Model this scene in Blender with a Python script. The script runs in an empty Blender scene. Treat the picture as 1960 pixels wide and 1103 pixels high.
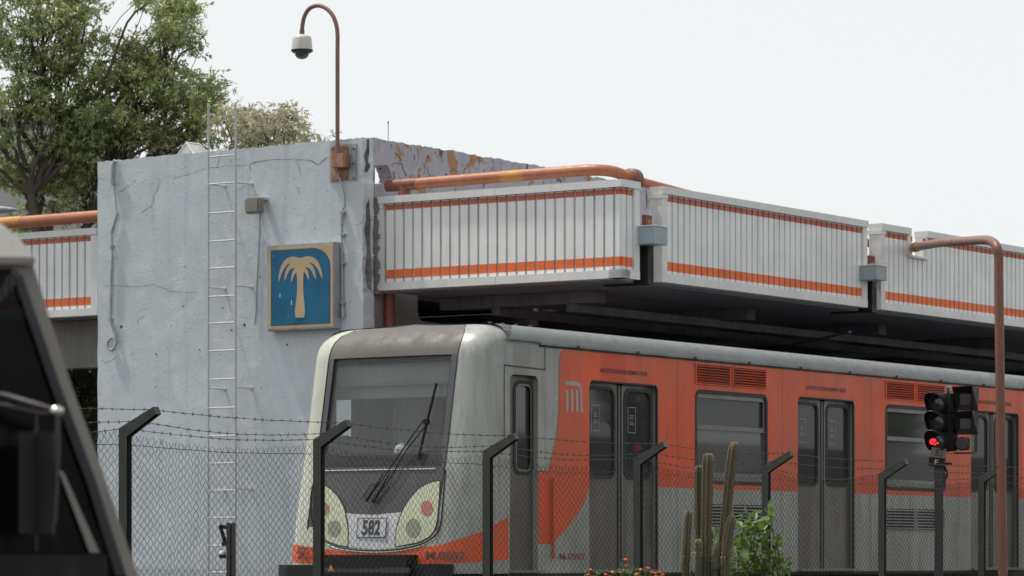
import bpy, bmesh, math, random
from math import radians, sin, cos, pi, sqrt, tan
from mathutils import Vector, Matrix, noise
from mathutils.geometry import tessellate_polygon
random.seed(7)
# ------------------------------------------------------------------ camera
sc = bpy.context.scene
col = sc.collection
FPX, CX, HY, CZ = 6570.0, 980.0, 1067.0, 1.6      # focal length in photo pixels, principal column, horizon row, eye height
cam = bpy.data.cameras.new('camera'); camo = bpy.data.objects.new('camera', cam); col.objects.link(camo)
camo.location = (0, 0, CZ); camo.rotation_euler = (radians(90), 0, 0)
cam.sensor_width = 36; cam.lens = 36 * FPX / 1960
cam.shift_y = (HY - 551.5) / 1960
cam.clip_end = 2000; cam.clip_start = .1
cam.dof.use_dof = True; cam.dof.focus_distance = 27; cam.dof.aperture_fstop = 7.5
sc.camera = camo
# ------------------------------------------------------------------ light
SUN_EL, SUN_AZ = 66, radians(161)                 # azimuth of the sun seen from the scene, from +X
SUNV = Vector((cos(radians(SUN_EL)) * cos(SUN_AZ), cos(radians(SUN_EL)) * sin(SUN_AZ), sin(radians(SUN_EL))))
w = bpy.data.worlds.new("World"); sc.world = w; w.use_nodes = True
nt = w.node_tree; bg = nt.nodes['Background']
sky = nt.nodes.new('ShaderNodeTexSky'); sky.sky_type = 'NISHITA'; sky.sun_disc = False
sky.sun_elevation = radians(SUN_EL); sky.sun_rotation = math.atan2(SUNV.x, SUNV.y)
sky.air_density = 1.2; sky.dust_density = 8.0; sky.ozone_density = 1.0; sky.altitude = 2200
hsv = nt.nodes.new('ShaderNodeHueSaturation'); hsv.inputs['Saturation'].default_value = .22
nt.links.new(sky.outputs[0], hsv.inputs['Color'])
mxw = nt.nodes.new('ShaderNodeMix'); mxw.data_type = 'RGBA'; mxw.inputs[0].default_value = .8
nt.links.new(hsv.outputs[0], mxw.inputs[6]); mxw.inputs[7].default_value = (7.55, 7.78, 7.82, 1)   # the white haze veil
nt.links.new(mxw.outputs[2], bg.inputs['Color']); bg.inputs['Strength'].default_value = .125
sl = bpy.data.lights.new('sun', 'SUN'); sl.energy = 3.9; sl.angle = radians(3); sl.color = (1, .94, .84)
so = bpy.data.objects.new('sun', sl); col.objects.link(so); so.location = (0, 0, 30)
so.rotation_euler = (-SUNV).to_track_quat('-Z', 'Y').to_euler()
sc.view_settings.view_transform = 'Standard'; sc.view_settings.look = 'None'
sc.view_settings.exposure = 0; sc.view_settings.gamma = 1
sc.cycles.use_denoising = True
sc.cycles.max_bounces = 8; sc.cycles.transparent_max_bounces = 12

# ------------------------------------------------------------------ frames
TH = radians(55.8)
D1 = Vector((cos(TH), sin(TH), 0)); D2 = Vector((-sin(TH), cos(TH), 0))
F = Matrix.Translation((.026, 34, 0)) @ Matrix.Rotation(TH, 4, 'Z')     # station frame: x along the track, y away from the street
Fi = F.inverted()
I4 = Matrix.Identity(4)
def at(px, py, Y):                                  # world point at depth Y
    return Vector(((px - CX) / FPX * Y, Y, CZ + (HY - py) / FPX * Y))
def on_v(px, py, v):                                # station (u,z) on the plane y=v
    k = (px - CX) / FPX
    o = F @ Vector((0, v, 0))
    u = (k * o.y - o.x) / (D1.x - k * D1.y)
    Y = o.y + u * D1.y
    return u, CZ + (HY - py) / FPX * Y
def on_u(px, py, u):                                # station (v,z) on the plane x=u
    k = (px - CX) / FPX
    o = F @ Vector((u, 0, 0))
    v = (k * o.y - o.x) / (D2.x - k * D2.y)
    Y = o.y + v * D2.y
    return v, CZ + (HY - py) / FPX * Y
def proj(p):                                        # station point -> photo pixel
    q = F @ Vector(p)
    return CX + FPX * q.x / q.y, HY - FPX * (q.z - CZ) / q.y

# ------------------------------------------------------------------ materials
def new_mat(name):
    m = bpy.data.materials.new(name); m.use_nodes = True
    return m, m.node_tree, m.node_tree.nodes['Principled BSDF']
def node(nt, t, **k):
    n = nt.nodes.new(t)
    for a, b in k.items(): setattr(n, a, b)
    return n
def coords(nt, scale=(1, 1, 1)):
    tc = node(nt, 'ShaderNodeTexCoord'); mp = node(nt, 'ShaderNodeMapping')
    mp.inputs['Scale'].default_value = scale
    nt.links.new(tc.outputs['Object'], mp.inputs['Vector']); return mp.outputs[0]
def noise_fac(nt, scale, detail=4, lo=.4, hi=.6, stretch=(1, 1, 1), rough=.55, dist=0):
    n = node(nt, 'ShaderNodeTexNoise'); n.inputs['Scale'].default_value = scale
    n.inputs['Detail'].default_value = detail; n.inputs['Roughness'].default_value = rough; n.inputs['Distortion'].default_value = dist
    nt.links.new(coords(nt, stretch), n.inputs['Vector'])
    r = node(nt, 'ShaderNodeMapRange'); r.inputs[1].default_value = lo; r.inputs[2].default_value = hi
    nt.links.new(n.outputs[0], r.inputs[0]); return r.outputs[0]
def mixc(nt, fac, a, b):
    m = node(nt, 'ShaderNodeMix', data_type='RGBA')
    if isinstance(fac, float): m.inputs[0].default_value = fac
    else: nt.links.new(fac, m.inputs[0])
    for i, c in ((6, a), (7, b)):
        if isinstance(c, tuple): m.inputs[i].default_value = (*c[:3], 1)
        else: nt.links.new(c, m.inputs[i])
    return m.outputs[2]
def mul(nt, a, b):
    m = node(nt, 'ShaderNodeMath', operation='MULTIPLY')
    for i, c in ((0, a), (1, b)):
        if isinstance(c, (int, float)): m.inputs[i].default_value = c
        else: nt.links.new(c, m.inputs[i])
    return m.outputs[0]
def bump(nt, bs, h, strength=.3, dist=.01, prev=None):
    b = node(nt, 'ShaderNodeBump'); b.inputs['Strength'].default_value = strength; b.inputs['Distance'].default_value = dist
    nt.links.new(h, b.inputs['Height'])
    if prev: nt.links.new(prev, b.inputs['Normal'])
    nt.links.new(b.outputs[0], bs.inputs['Normal']); return b.outputs[0]
def paint(name, c, rough=.5, metal=0, dirt=(.12, .11, .10), amt=.35, scale=2.5, streak=True, bumps=0, coat=0, fine=18, spec=.5):
    m, nt, bs = new_mat(name)
    cl = mixc(nt, mul(nt, noise_fac(nt, scale, 5, .38, .75), amt), c, dirt)
    if streak:
        cl = mixc(nt, mul(nt, noise_fac(nt, fine, 4, .45, .85, (1, 1, .06)), amt * 1.1), cl, dirt)
    cl = mixc(nt, mul(nt, noise_fac(nt, 60, 2, .6, .8), amt * .7), cl, dirt)
    nt.links.new(cl, bs.inputs['Base Color'])
    rr = node(nt, 'ShaderNodeMapRange'); rr.inputs[3].default_value = max(.05, rough - .12); rr.inputs[4].default_value = min(1, rough + .15)
    nt.links.new(noise_fac(nt, scale * 3, 4, .3, .7), rr.inputs[0]); nt.links.new(rr.outputs[0], bs.inputs['Roughness'])
    bs.inputs['Metallic'].default_value = metal; bs.inputs['Coat Weight'].default_value = coat; bs.inputs['Coat Roughness'].default_value = .12
    bs.inputs['Specular IOR Level'].default_value = spec
    if bumps: bump(nt, bs, noise_fac(nt, 1.8, 3, 0, 1), bumps, .03)
    return m
M = {}
M['white_panel'] = paint('white_panel', (.76, .775, .78), .45, dirt=(.33, .32, .30), amt=.2, fine=9)
M['stripe'] = paint('stripe', (.80, .15, .03), .45, dirt=(.40, .11, .04), amt=.45, fine=30)
M['stripe_faded'] = paint('stripe_faded', (.50, .10, .05), .5, dirt=(.28, .13, .09), amt=.6, fine=30)
M['frame_white'] = paint('frame_white', (.68, .69, .685), .5, dirt=(.36, .35, .32), amt=.28)
M['groove'] = paint('groove', (.46, .45, .42), .7, dirt=(.08, .07, .06), amt=.5)
M['rust_paint'] = paint('rust_paint', (.42, .13, .055), .5, dirt=(.20, .06, .035), amt=.8, scale=5)
M['pipe_orange'] = paint('pipe_orange', (.42, .155, .075), .5, dirt=(.26, .085, .045), amt=.7, scale=3)
M['pipe_brown'] = paint('pipe_brown', (.19, .080, .048), .45, dirt=(.12, .05, .04), amt=.7, scale=2)
M['mast'] = paint('mast', (.24, .10, .085), .5, dirt=(.12, .07, .07), amt=.6, scale=3)
M['yellow_wear'] = paint('yellow_wear', (.52, .27, .06), .6, dirt=(.45, .15, .06), amt=.9, scale=9)
M['box_grey'] = paint('box_grey', (.30, .355, .39), .5, dirt=(.17, .19, .2), amt=.4)
M['dark_metal'] = paint('dark_metal', (.030, .030, .032), .55, dirt=(.07, .05, .04), amt=.4)
M['black'] = paint('black', (.012, .012, .014), .5, dirt=(.03, .027, .025), amt=.4, spec=.2)
M['rubber'] = paint('rubber', (.016, .016, .020), .6, dirt=(.05, .05, .05), amt=.3, streak=False)
M['post_green'] = paint('post_green', (.028, .036, .031), .5, dirt=(.06, .06, .05), amt=.5, scale=6)
M['wire'] = paint('wire', (.030, .030, .031), .5, metal=.3, dirt=(.03, .03, .028), amt=.5)
M['galv'] = paint('galv', (.42, .45, .48), .45, dirt=(.25, .26, .28), amt=.4, scale=6)
M['rung'] = paint('rung', (.55, .57, .58), .45, dirt=(.3, .3, .3), amt=.4, scale=6)
M['conduit'] = paint('conduit', (.33, .36, .385), .55, dirt=(.16, .16, .16), amt=.6, scale=8)
M['train_grey'] = paint('train_grey', (.31, .335, .315), .38, dirt=(.14, .135, .115), amt=.6, scale=1.4, coat=.1, bumps=.04)
M['train_pale'] = paint('train_pale', (.46, .49, .41), .3, dirt=(.25, .25, .19), amt=.35, scale=1.4, coat=.35)
M['train_orange'] = paint('train_orange', (.68, .092, .024), .38, dirt=(.33, .10, .06), amt=.75, scale=.9, coat=.05, bumps=.03, fine=6, spec=.3)
M['train_roof'] = paint('train_roof', (.15, .17, .17), .42, dirt=(.12, .12, .11), amt=.35, coat=.08)
M['visor'] = paint('visor', (.10, .094, .086), .55, dirt=(.14, .125, .12), amt=.4, coat=0, spec=.3)
M['mask'] = paint('mask', (.050, .050, .056), .35, dirt=(.10, .09, .10), amt=.4, coat=.2)
M['door_steel'] = paint('door_steel', (.20, .195, .18), .4, metal=.35, dirt=(.08, .07, .06), amt=.5)
M['door_dark'] = paint('door_dark', (.055, .052, .048), .45, metal=.2, dirt=(.03, .03, .03), amt=.5)
M['alu'] = paint('alu', (.20, .20, .19), .4, metal=.6, dirt=(.15, .14, .12), amt=.4)
M['lamp_cream'] = paint('lamp_cream', (.46, .49, .34), .25, dirt=(.34, .36, .24), amt=.3, coat=.5)
M['lamp_glass'] = paint('lamp_glass', (.21, .22, .16), .15, dirt=(.12, .12, .1), amt=.3, coat=.8, streak=False)
M['lamp_red'] = paint('lamp_red', (.36, .12, .08), .15, dirt=(.2, .1, .07), amt=.3, coat=.8, streak=False)
M['plate_white'] = paint('plate_white', (.48, .50, .54), .4, dirt=(.3, .3, .3), amt=.3)
M['ink'] = paint('ink', (.035, .035, .04), .6, amt=.1, streak=False)
M['ink_faded'] = paint('ink_faded', (.09, .045, .04), .6, amt=.2, streak=False)
M['ink_red'] = paint('ink_red', (.27, .09, .07), .6, amt=.2, streak=False)
M['emblem_grey'] = paint('emblem_grey', (.38, .38, .35), .5, amt=.3)
M['sticker'] = paint('sticker', (.30, .31, .32), .6, amt=.1, streak=False)
M['cab_inside'] = paint('cab_inside', (.70, .73, .71), .7, dirt=(.2, .2, .2), amt=.3)
M['cab_dark'] = paint('cab_dark', (.09, .10, .11), .7, amt=.2)
M['cream'] = paint('cream', (.75, .74, .58), .6, dirt=(.5, .48, .35), amt=.2)
M['sign_blue'] = paint('sign_blue', (.006, .125, .25), .5, dirt=(.01, .05, .10), amt=.55, scale=4, fine=5, spec=.3)
M['sign_cream'] = paint('sign_cream', (.46, .355, .215), .45, dirt=(.34, .22, .12), amt=.45, scale=5)
M['sign_case'] = paint('sign_case', (.33, .37, .41), .45, dirt=(.17, .15, .13), amt=.6, scale=6)
M['cam_white'] = paint('cam_white', (.60, .60, .56), .4, dirt=(.4, .38, .33), amt=.4)
M['cam_dome'] = paint('cam_dome', (.035, .045, .07), .15, amt=.1, coat=.8, streak=False)
M['plate_rust'] = paint('plate_rust', (.40, .24, .15), .7, dirt=(.22, .08, .04), amt=1.0, scale=9, fine=14)
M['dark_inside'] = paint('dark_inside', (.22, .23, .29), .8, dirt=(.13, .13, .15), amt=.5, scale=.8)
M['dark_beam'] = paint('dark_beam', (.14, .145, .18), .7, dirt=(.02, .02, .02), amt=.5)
M['concrete_low'] = paint('concrete_low', (.20, .195, .19), .85, dirt=(.12, .11, .10), amt=.6, scale=3)
M['red_drain'] = paint('red_drain', (.19, .055, .040), .6, dirt=(.10, .035, .03), amt=.5)
M['bus_cream'] = paint('bus_cream', (.80, .76, .70), .35, dirt=(.3, .27, .24), amt=.2, coat=.4)
M['bus_frame'] = paint('bus_frame', (.21, .19, .17), .45, dirt=(.1, .09, .08), amt=.3, coat=.2)
M['bus_dark'] = paint('bus_dark', (.014, .013, .013), .7, amt=.1, spec=.15)
M['bus_tan'] = paint('bus_tan', (.22, .15, .10), .7, amt=.3)
M['chrome'] = paint('chrome', (.6, .58, .55), .22, metal=1, amt=.1, streak=False)
M['asphalt'] = paint('asphalt', (.055, .054, .052), .9, dirt=(.09, .085, .08), amt=.6, scale=.6, streak=False)
M['ballast'] = paint('ballast', (.12, .11, .10), .95, dirt=(.05, .045, .04), amt=.9, scale=9, streak=False)
M['soil'] = paint('soil', (.10, .075, .05), .95, dirt=(.05, .045, .03), amt=.8, scale=4, streak=False)
M['building_pale'] = paint('building_pale', (.40, .395, .37), .85, dirt=(.25, .24, .22), amt=.5, scale=.5, fine=2)
M['bark'] = paint('bark', (.075, .060, .048), .9, dirt=(.03, .025, .02), amt=.7, scale=6, fine=20)
M['skylight'] = paint('skylight', (.45, .46, .46), .3, dirt=(.3, .3, .3), amt=.3)

def repaint(m, c, lo=.60):
    nt = m.node_tree; bs = nt.nodes['Principled BSDF']; src = bs.inputs['Base Color'].links[0].from_socket
    k = mixc(nt, mul(nt, noise_fac(nt, .75, 3, lo, lo + .015, (1, 1, .05)), .6), src, c)
    k = mixc(nt, mul(nt, noise_fac(nt, 1.6, 6, .56, .60, (1, 1, .25), .6, .8), .3), k, c)
    nt.links.new(k, bs.inputs['Base Color'])
repaint(M['train_orange'], (.50, .05, .014)); repaint(M['train_grey'], (.17, .18, .165), .58); repaint(M['door_steel'], (.10, .085, .07), .52)
def stucco(name, base, lo_c, pale, patches):
    m, nt, bs = new_mat(name)
    c = mixc(nt, noise_fac(nt, .7, 4, .35, .65), base, lo_c)
    c = mixc(nt, mul(nt, noise_fac(nt, 3.2, 8, .52, .60, dist=.6), .45), c, pale)
    c = mixc(nt, mul(nt, noise_fac(nt, 7, 3, .55, .8, (1, 1, .10)), .28), c, (.20, .20, .20))
    c = mixc(nt, mul(nt, noise_fac(nt, 22, 2, .70, .74), .8), c, (.09, .09, .10))
    if patches:
        c = mixc(nt, noise_fac(nt, 3.4, 7, .585, .60, (1, 1, .55), .6, .6), c, (.36, .20, .10))
        c = mixc(nt, noise_fac(nt, 2.7, 8, .61, .625, (1, 1, .6), .62, .9), c, (.13, .085, .08))
        c = mixc(nt, noise_fac(nt, 11, 6, .63, .65, (1, 1, .35), .6, .5), c, (.07, .065, .07))
    nt.links.new(c, bs.inputs['Base Color']); bs.inputs['Roughness'].default_value = .82
    p = bump(nt, bs, noise_fac(nt, 2.2, 8, .25, .75, rough=.6, dist=.2), .08, .05)
    p = bump(nt, bs, noise_fac(nt, 3.3, 6, .53, .57, dist=.5), .13, .010, p)
    bump(nt, bs, noise_fac(nt, 40, 4, .2, .8), .25, .006, p)
    return m
M['stucco_blue'] = stucco('stucco_blue', (.50, .555, .60), (.46, .505, .535), (.58, .615, .635), False)
M['stucco_lilac'] = stucco('stucco_lilac', (.39, .375, .42), (.34, .33, .37), (.45, .44, .47), True)

def glass_mat(name, tint=(.5, .55, .55), refl=(.9, .95, 1), mixf=.0, base=(.02, .022, .025), rough=.03):
    m, nt, bs = new_mat(name)
    out = nt.nodes['Material Output']
    bs.inputs['Base Color'].default_value = (*base, 1); bs.inputs['Roughness'].default_value = rough
    bs.inputs['Coat Weight'].default_value = .3
    tr = node(nt, 'ShaderNodeBsdfTransparent'); tr.inputs[0].default_value = (*tint, 1)
    mx = node(nt, 'ShaderNodeMixShader'); mx.inputs[0].default_value = mixf
    nt.links.new(bs.outputs[0], mx.inputs[1]); nt.links.new(tr.outputs[0], mx.inputs[2])
    nt.links.new(mx.outputs[0], out.inputs['Surface']); return m
M['glass_front'] = glass_mat('glass_front', (.82, .86, .86), mixf=.70, base=(.24, .26, .26))
M['glass_dark'] = glass_mat('glass_dark', mixf=.0, base=(.028, .029, .030), rough=.06)
M['glass_side'] = glass_mat('glass_side', (.6, .62, .63), mixf=.55, base=(.09, .095, .10), rough=.03)
M['glass_lower'] = glass_mat('glass_lower', (.6, .62, .63), mixf=.40, base=(.17, .175, .18), rough=.04)  # lower-pane copy, paler base stands in for a brighter reflection
M['glass_bus'] = glass_mat('glass_bus', (.35, .35, .35), mixf=.6, base=(.006, .006, .006), rough=.08)
M['glass_bus'].node_tree.nodes['Principled BSDF'].inputs['Specular IOR Level'].default_value = .2; M['glass_bus'].node_tree.nodes['Principled BSDF'].inputs['Coat Weight'].default_value = 0
def leaf_mat(name, a, b, c, sc1=1.3, sc2=14, tr=.35):
    m, nt, bs = new_mat(name); out = nt.nodes['Material Output']
    cl = mixc(nt, noise_fac(nt, sc1, 3, .38, .62), a, b)
    cl = mixc(nt, noise_fac(nt, sc2, 2, .52, .66), cl, c)
    nt.links.new(cl, bs.inputs['Base Color']); bs.inputs['Roughness'].default_value = .45
    t = node(nt, 'ShaderNodeBsdfTranslucent'); nt.links.new(cl, t.inputs[0])
    mx = node(nt, 'ShaderNodeMixShader'); mx.inputs[0].default_value = tr
    nt.links.new(bs.outputs[0], mx.inputs[1]); nt.links.new(t.outputs[0], mx.inputs[2]); nt.links.new(mx.outputs[0], out.inputs['Surface'])
    return m
M['leaf'] = leaf_mat('leaf', (.20, .29, .10), (.31, .35, .13), (.56, .58, .24))
M['leaf_dry'] = leaf_mat('leaf_dry', (.34, .35, .20), (.44, .41, .26), (.55, .52, .34))
M['leaf_shaded'] = leaf_mat('leaf_shaded', (.08, .095, .045), (.11, .125, .05), (.30, .32, .09))  # leaf copy with the shade under the canopy put into its colour
M['leaf_bush'] = leaf_mat('leaf_bush', (.075, .145, .03), (.13, .21, .04), (.24, .32, .08), 5, 20, .4)
M['petal_red'] = paint('petal_red', (.75, .05, .02), .5, amt=.1, streak=False)
M['petal_orange'] = paint('petal_orange', (.80, .22, .03), .5, amt=.1, streak=False)
def cactus_mat():
    m, nt, bs = new_mat('cactus_skin')
    c = mixc(nt, noise_fac(nt, 2.2, 5, .38, .60, (1, 1, .5)), (.050, .064, .034), (.092, .068, .048))
    c = mixc(nt, mul(nt, noise_fac(nt, 30, 4, .45, .8, (1, 1, .08)), .6), c, (.08, .07, .05))
    nt.links.new(c, bs.inputs['Base Color']); bs.inputs['Roughness'].default_value = .6
    bump(nt, bs, noise_fac(nt, 50, 3, .2, .8, (1, 1, .2)), .4, .006); return m
M['cactus'] = cactus_mat()
def emit(name, c, s):
    m, nt, bs = new_mat(name); bs.inputs['Emission Color'].default_value = (*c, 1); bs.inputs['Emission Strength'].default_value = s
    bs.inputs['Base Color'].default_value = (*[x * .3 for x in c], 1); return m
M['red_light'] = emit('red_light', (1, .03, .05), 1.6)
M['cab_lamp'] = emit('cab_lamp', (1, .98, .9), .8)

# ------------------------------------------------------------------ mesh builder
class MB:
    def __init__(s, fr=I4): s.v = []; s.f = []; s.m = []; s.fr = fr; s.mi = 0; s.sm = []
    def add(s, vs, fs, smooth=False):
        b = len(s.v); s.v += [s.fr @ Vector(p) for p in vs]
        for f in fs: s.f.append(tuple(b + i for i in f)); s.m.append(s.mi); s.sm.append(smooth)
    def box(s, a, b, ch=0):
        x0, x1 = sorted((a[0], b[0])); y0, y1 = sorted((a[1], b[1])); z0, z1 = sorted((a[2], b[2]))
        if ch <= 0:
            s.add([(x, y, z) for x in (x0, x1) for y in (y0, y1) for z in (z0, z1)],
                  [(0, 1, 3, 2), (4, 6, 7, 5), (0, 4, 5, 1), (2, 3, 7, 6), (0, 2, 6, 4), (1, 5, 7, 3)])
            return
        bm = bmesh.new(); bmesh.ops.create_cube(bm, size=1)
        for q in bm.verts: q.co = Vector(((x0 + x1) / 2 + q.co.x * (x1 - x0), (y0 + y1) / 2 + q.co.y * (y1 - y0), (z0 + z1) / 2 + q.co.z * (z1 - z0)))
        bmesh.ops.bevel(bm, geom=bm.edges[:], offset=ch, segments=2, affect='EDGES')
        bm.verts.index_update(); s.add([q.co.copy() for q in bm.verts], [[q.index for q in f.verts] for f in bm.faces]); bm.free()
    def tube(s, pts, r, n=8, caps=True, rs=None, smooth=True, twist=0):
        pts = [Vector(p) for p in pts]; rings = []; up = None
        for i, p in enumerate(pts):
            a = pts[max(0, i - 1)]; b = pts[min(len(pts) - 1, i + 1)]; d = (b - a).normalized()
            if up is None:
                up = Vector((0, 0, 1)) if abs(d.z) < .9 else Vector((1, 0, 0))
            x = (up - d * up.dot(d)).normalized(); y = d.cross(x); up = x
            rr = rs[i] if rs else r
            rings.append([p + (x * cos(twist + 2 * pi * k / n) + y * sin(twist + 2 * pi * k / n)) * rr for k in range(n)])
        vs = [q for rg in rings for q in rg]
        fs = [(i * n + k, i * n + (k + 1) % n, (i + 1) * n + (k + 1) % n, (i + 1) * n + k) for i in range(len(pts) - 1) for k in range(n)]
        s.add(vs, fs, smooth)
        if caps:
            s.add(rings[0], [tuple(range(n))[::-1]]); s.add(rings[-1], [tuple(range(n))])
    def lathe(s, c, prof, n=24, axis='Z'):
        c = Vector(c); vs = []
        for r, h in prof:
            for k in range(n):
                a = 2 * pi * k / n
                vs.append(c + (Vector((r * cos(a), r * sin(a), h)) if axis == 'Z' else Vector((h, r * cos(a), r * sin(a))) if axis == 'X' else Vector((r * cos(a), h, r * sin(a)))))
        m = len(prof)
        s.add(vs, [(i * n + k, i * n + (k + 1) % n, (i + 1) * n + (k + 1) % n, (i + 1) * n + k) for i in range(m - 1) for k in range(n)], True)
        s.add(vs[:n], [tuple(range(n))[::-1]]); s.add(vs[-n:], [tuple(range(n))])
    def plate(s, loops, mp, d0, d1):           # outline(s) in 2-D, mapped by mp(x, y, depth), solid between depths d0 and d1
        flat = [p for l in loops for p in l]
        tris = tessellate_polygon([[Vector((p[0], p[1], 0)) for p in l] for l in loops])
        n = len(flat)
        s.add([mp(p[0], p[1], d0) for p in flat] + [mp(p[0], p[1], d1) for p in flat],
              [tuple(t) for t in tris] + [tuple(n + i for i in t[::-1]) for t in tris])
        for l in loops:
            k = len(l)
            s.add([mp(p[0], p[1], d0) for p in l] + [mp(p[0], p[1], d1) for p in l], [(i, (i + 1) % k, k + (i + 1) % k, k + i) for i in range(k)])
    def build(s, name, mats, parent=None, wire_fix=True):
        me = bpy.data.meshes.new(name)
        inv = wm(parent).inverted() if parent else I4
        me.from_pydata([inv @ p for p in s.v], [], s.f)
        if not isinstance(mats, (list, tuple)): mats = [mats]
        for m in mats: me.materials.append(M[m] if isinstance(m, str) else m)
        me.polygons.foreach_set('material_index', s.m); me.polygons.foreach_set('use_smooth', s.sm)
        if wire_fix:
            bm = bmesh.new(); bm.from_mesh(me); bmesh.ops.recalc_face_normals(bm, faces=bm.faces[:]); bm.to_mesh(me); bm.free()
        me.update(); o = bpy.data.objects.new(name, me); col.objects.link(o)
        if parent: o.parent = parent
        return o
def build_each(s, name, mats, parent=None):
    """every connected piece becomes a part of its own"""
    key = {}; par = list(range(len(s.v)))
    def fd(i):
        while par[i] != i: par[i] = par[par[i]]; i = par[i]
        return i
    for i, p in enumerate(s.v):
        k = (round(p.x, 4), round(p.y, 4), round(p.z, 4))
        if k in key: par[fd(i)] = fd(key[k])
        else: key[k] = i
    for f in s.f:
        for q in f[1:]: par[fd(q)] = fd(f[0])
    comp = {}
    for k, f in enumerate(s.f): comp.setdefault(fd(f[0]), []).append(k)
    for fl in comp.values():
        b = MB(); idx = {}
        for k in fl:
            for q in s.f[k]:
                if q not in idx: idx[q] = len(b.v); b.v.append(s.v[q])
            b.f.append(tuple(idx[q] for q in s.f[k])); b.m.append(s.m[k]); b.sm.append(s.sm[k])
        b.build(name, mats, parent)
MB.build_each = build_each
def wm(o): 
    m = o.matrix_basis.copy()
    while o.parent: o = o.parent; m = o.matrix_basis @ m
    return m
def tag(o, label=None, cat=None, group=None, kind=None):
    if label: o['label'] = label
    if cat: o['category'] = cat
    if group: o['group'] = group
    if kind: o['kind'] = kind
    return o
def thing(name, label, cat, loc, rz=0, group=None, fr=F):
    o = bpy.data.objects.new(name, None); col.objects.link(o); o.empty_display_size = .2
    p = fr @ Vector(loc); o.location = p; o.rotation_euler = (0, 0, (TH if fr is F else 0) + rz)
    return tag(o, label, cat, group)
def text(name, s, mat, parent, fr, width=None, height=None, bold=0, depth=.002, spacing=1.0):
    """fr: matrix whose X is the reading direction, Y up, Z outward; origin = lower left corner"""
    cu = bpy.data.curves.new(name, 'FONT'); cu.body = s; cu.size = 1; cu.offset = bold; cu.extrude = 0; cu.space_character = spacing
    o = bpy.data.objects.new(name, cu); col.objects.link(o)
    dg = bpy.context.evaluated_depsgraph_get(); me = bpy.data.meshes.new_from_object(o.evaluated_get(dg))
    bpy.data.objects.remove(o)
    xs = [v.co.x for v in me.vertices]; ys = [v.co.y for v in me.vertices]
    x0, x1, y0, y1 = min(xs), max(xs), min(ys), max(ys)
    sy = height / (y1 - y0); sx = width / (x1 - x0) if width else sy
    inv = wm(parent).inverted()
    for v in me.vertices: v.co = inv @ (fr @ Vector(((v.co.x - x0) * sx, (v.co.y - y0) * sy, depth)))
    me.materials.clear(); me.materials.append(M[mat]); me.name = name
    o = bpy.data.objects.new(name, me); col.objects.link(o); o.parent = parent
    return o
def frame(o, x, y):
    x = Vector(x).normalized(); y = Vector(y); y = (y - x * x.dot(y)).normalized(); z = x.cross(y)
    m = Matrix((x, y, z)).transposed().to_4x4(); m.translation = Vector(o); return m
def rrect(x0, z0, x1, z1, r, n=6, corners=(1, 1, 1, 1)):   # corners: bl, br, tr, tl
    pts = []
    for (cx, cz, a0, c) in ((x0, z0, 180, corners[0]), (x1, z0, 270, corners[1]), (x1, z1, 0, corners[2]), (x0, z1, 90, corners[3])):
        if not c: pts.append((cx, cz)); continue
        ox = cx + (r if cx == x0 else -r); oz = cz + (r if cz == z0 else -r)
        for k in range(n + 1):
            a = radians(a0 + 90 * k / n); pts.append((ox + r * cos(a), oz + r * sin(a)))
    return pts
def jag(a, b, n, amp, rnd=random):
    a = Vector(a); b = Vector(b); d = (b - a); nn = Vector((-d.y, d.x)).normalized(); out = []
    for i in range(n): out.append(tuple(a + d * (i / n) + nn * rnd.uniform(-amp, amp) * (0 if i == 0 else 1)))
    return out

# ================================================================== SETTING
g = MB(); g.add([(-900, -300, 0), (900, -300, 0), (900, 1500, 0), (-900, 1500, 0)], [(0, 1, 2, 3)])
tag(g.build('ground', 'asphalt'), kind='structure')
g = MB(F); g.box((-40, -1.1, -.2), (60, 3.6, .25)); tag(g.build('track_bed', 'ballast'), kind='structure')
g = MB(F); g.box((-40, -9, -.2), (60, -1.12, .06)); tag(g.build('planting_bed', 'soil'), kind='structure')
g = MB(F)
g.box((5.2, 2.75, -.1), (60, 11.5, 1.45)); tag(g.build('platform', 'concrete_low'), kind='structure')

# ================================================================== STATION TOWER
UF = 5.2                       # front plane of the tower
VR = 5.75                      # its right-hand side plane
ZT = CZ + 5.09
VL = on_u(187, 700, UF)[0]
tw = thing('station_tower', 'windowless pale blue stucco wall block rising beside the platform canopy', 'building', (UF, (VR + VL) / 2, 0))
zt = CZ + (HY - 263) / FPX * (F @ Vector((UF, VR, 0))).y
zl = CZ + (HY - 310) / FPX * (F @ Vector((UF, VL, 0))).y
b = MB(F)
top = jag((VR, zt), (VL, zl), 90, .010)
# right edge broken and irregular
edge = [(VR + .012 * random.uniform(-1, 1), zt - i * .055) for i in range(1, 110)]
loop = [(VR, 0)] + [p for p in edge[::-1] if p[1] > .05] + top + [(VL, zl)] + [(VL + random.uniform(-.006, .006), zl - i * .12) for i in range(1, 52) if zl - i * .12 > .05] + [(VL, 0)]
b.plate([loop], lambda x, z, d: (UF + d, x, z), 0, .22)
b.build('front_wall', 'stucco_blue', tw)
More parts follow.
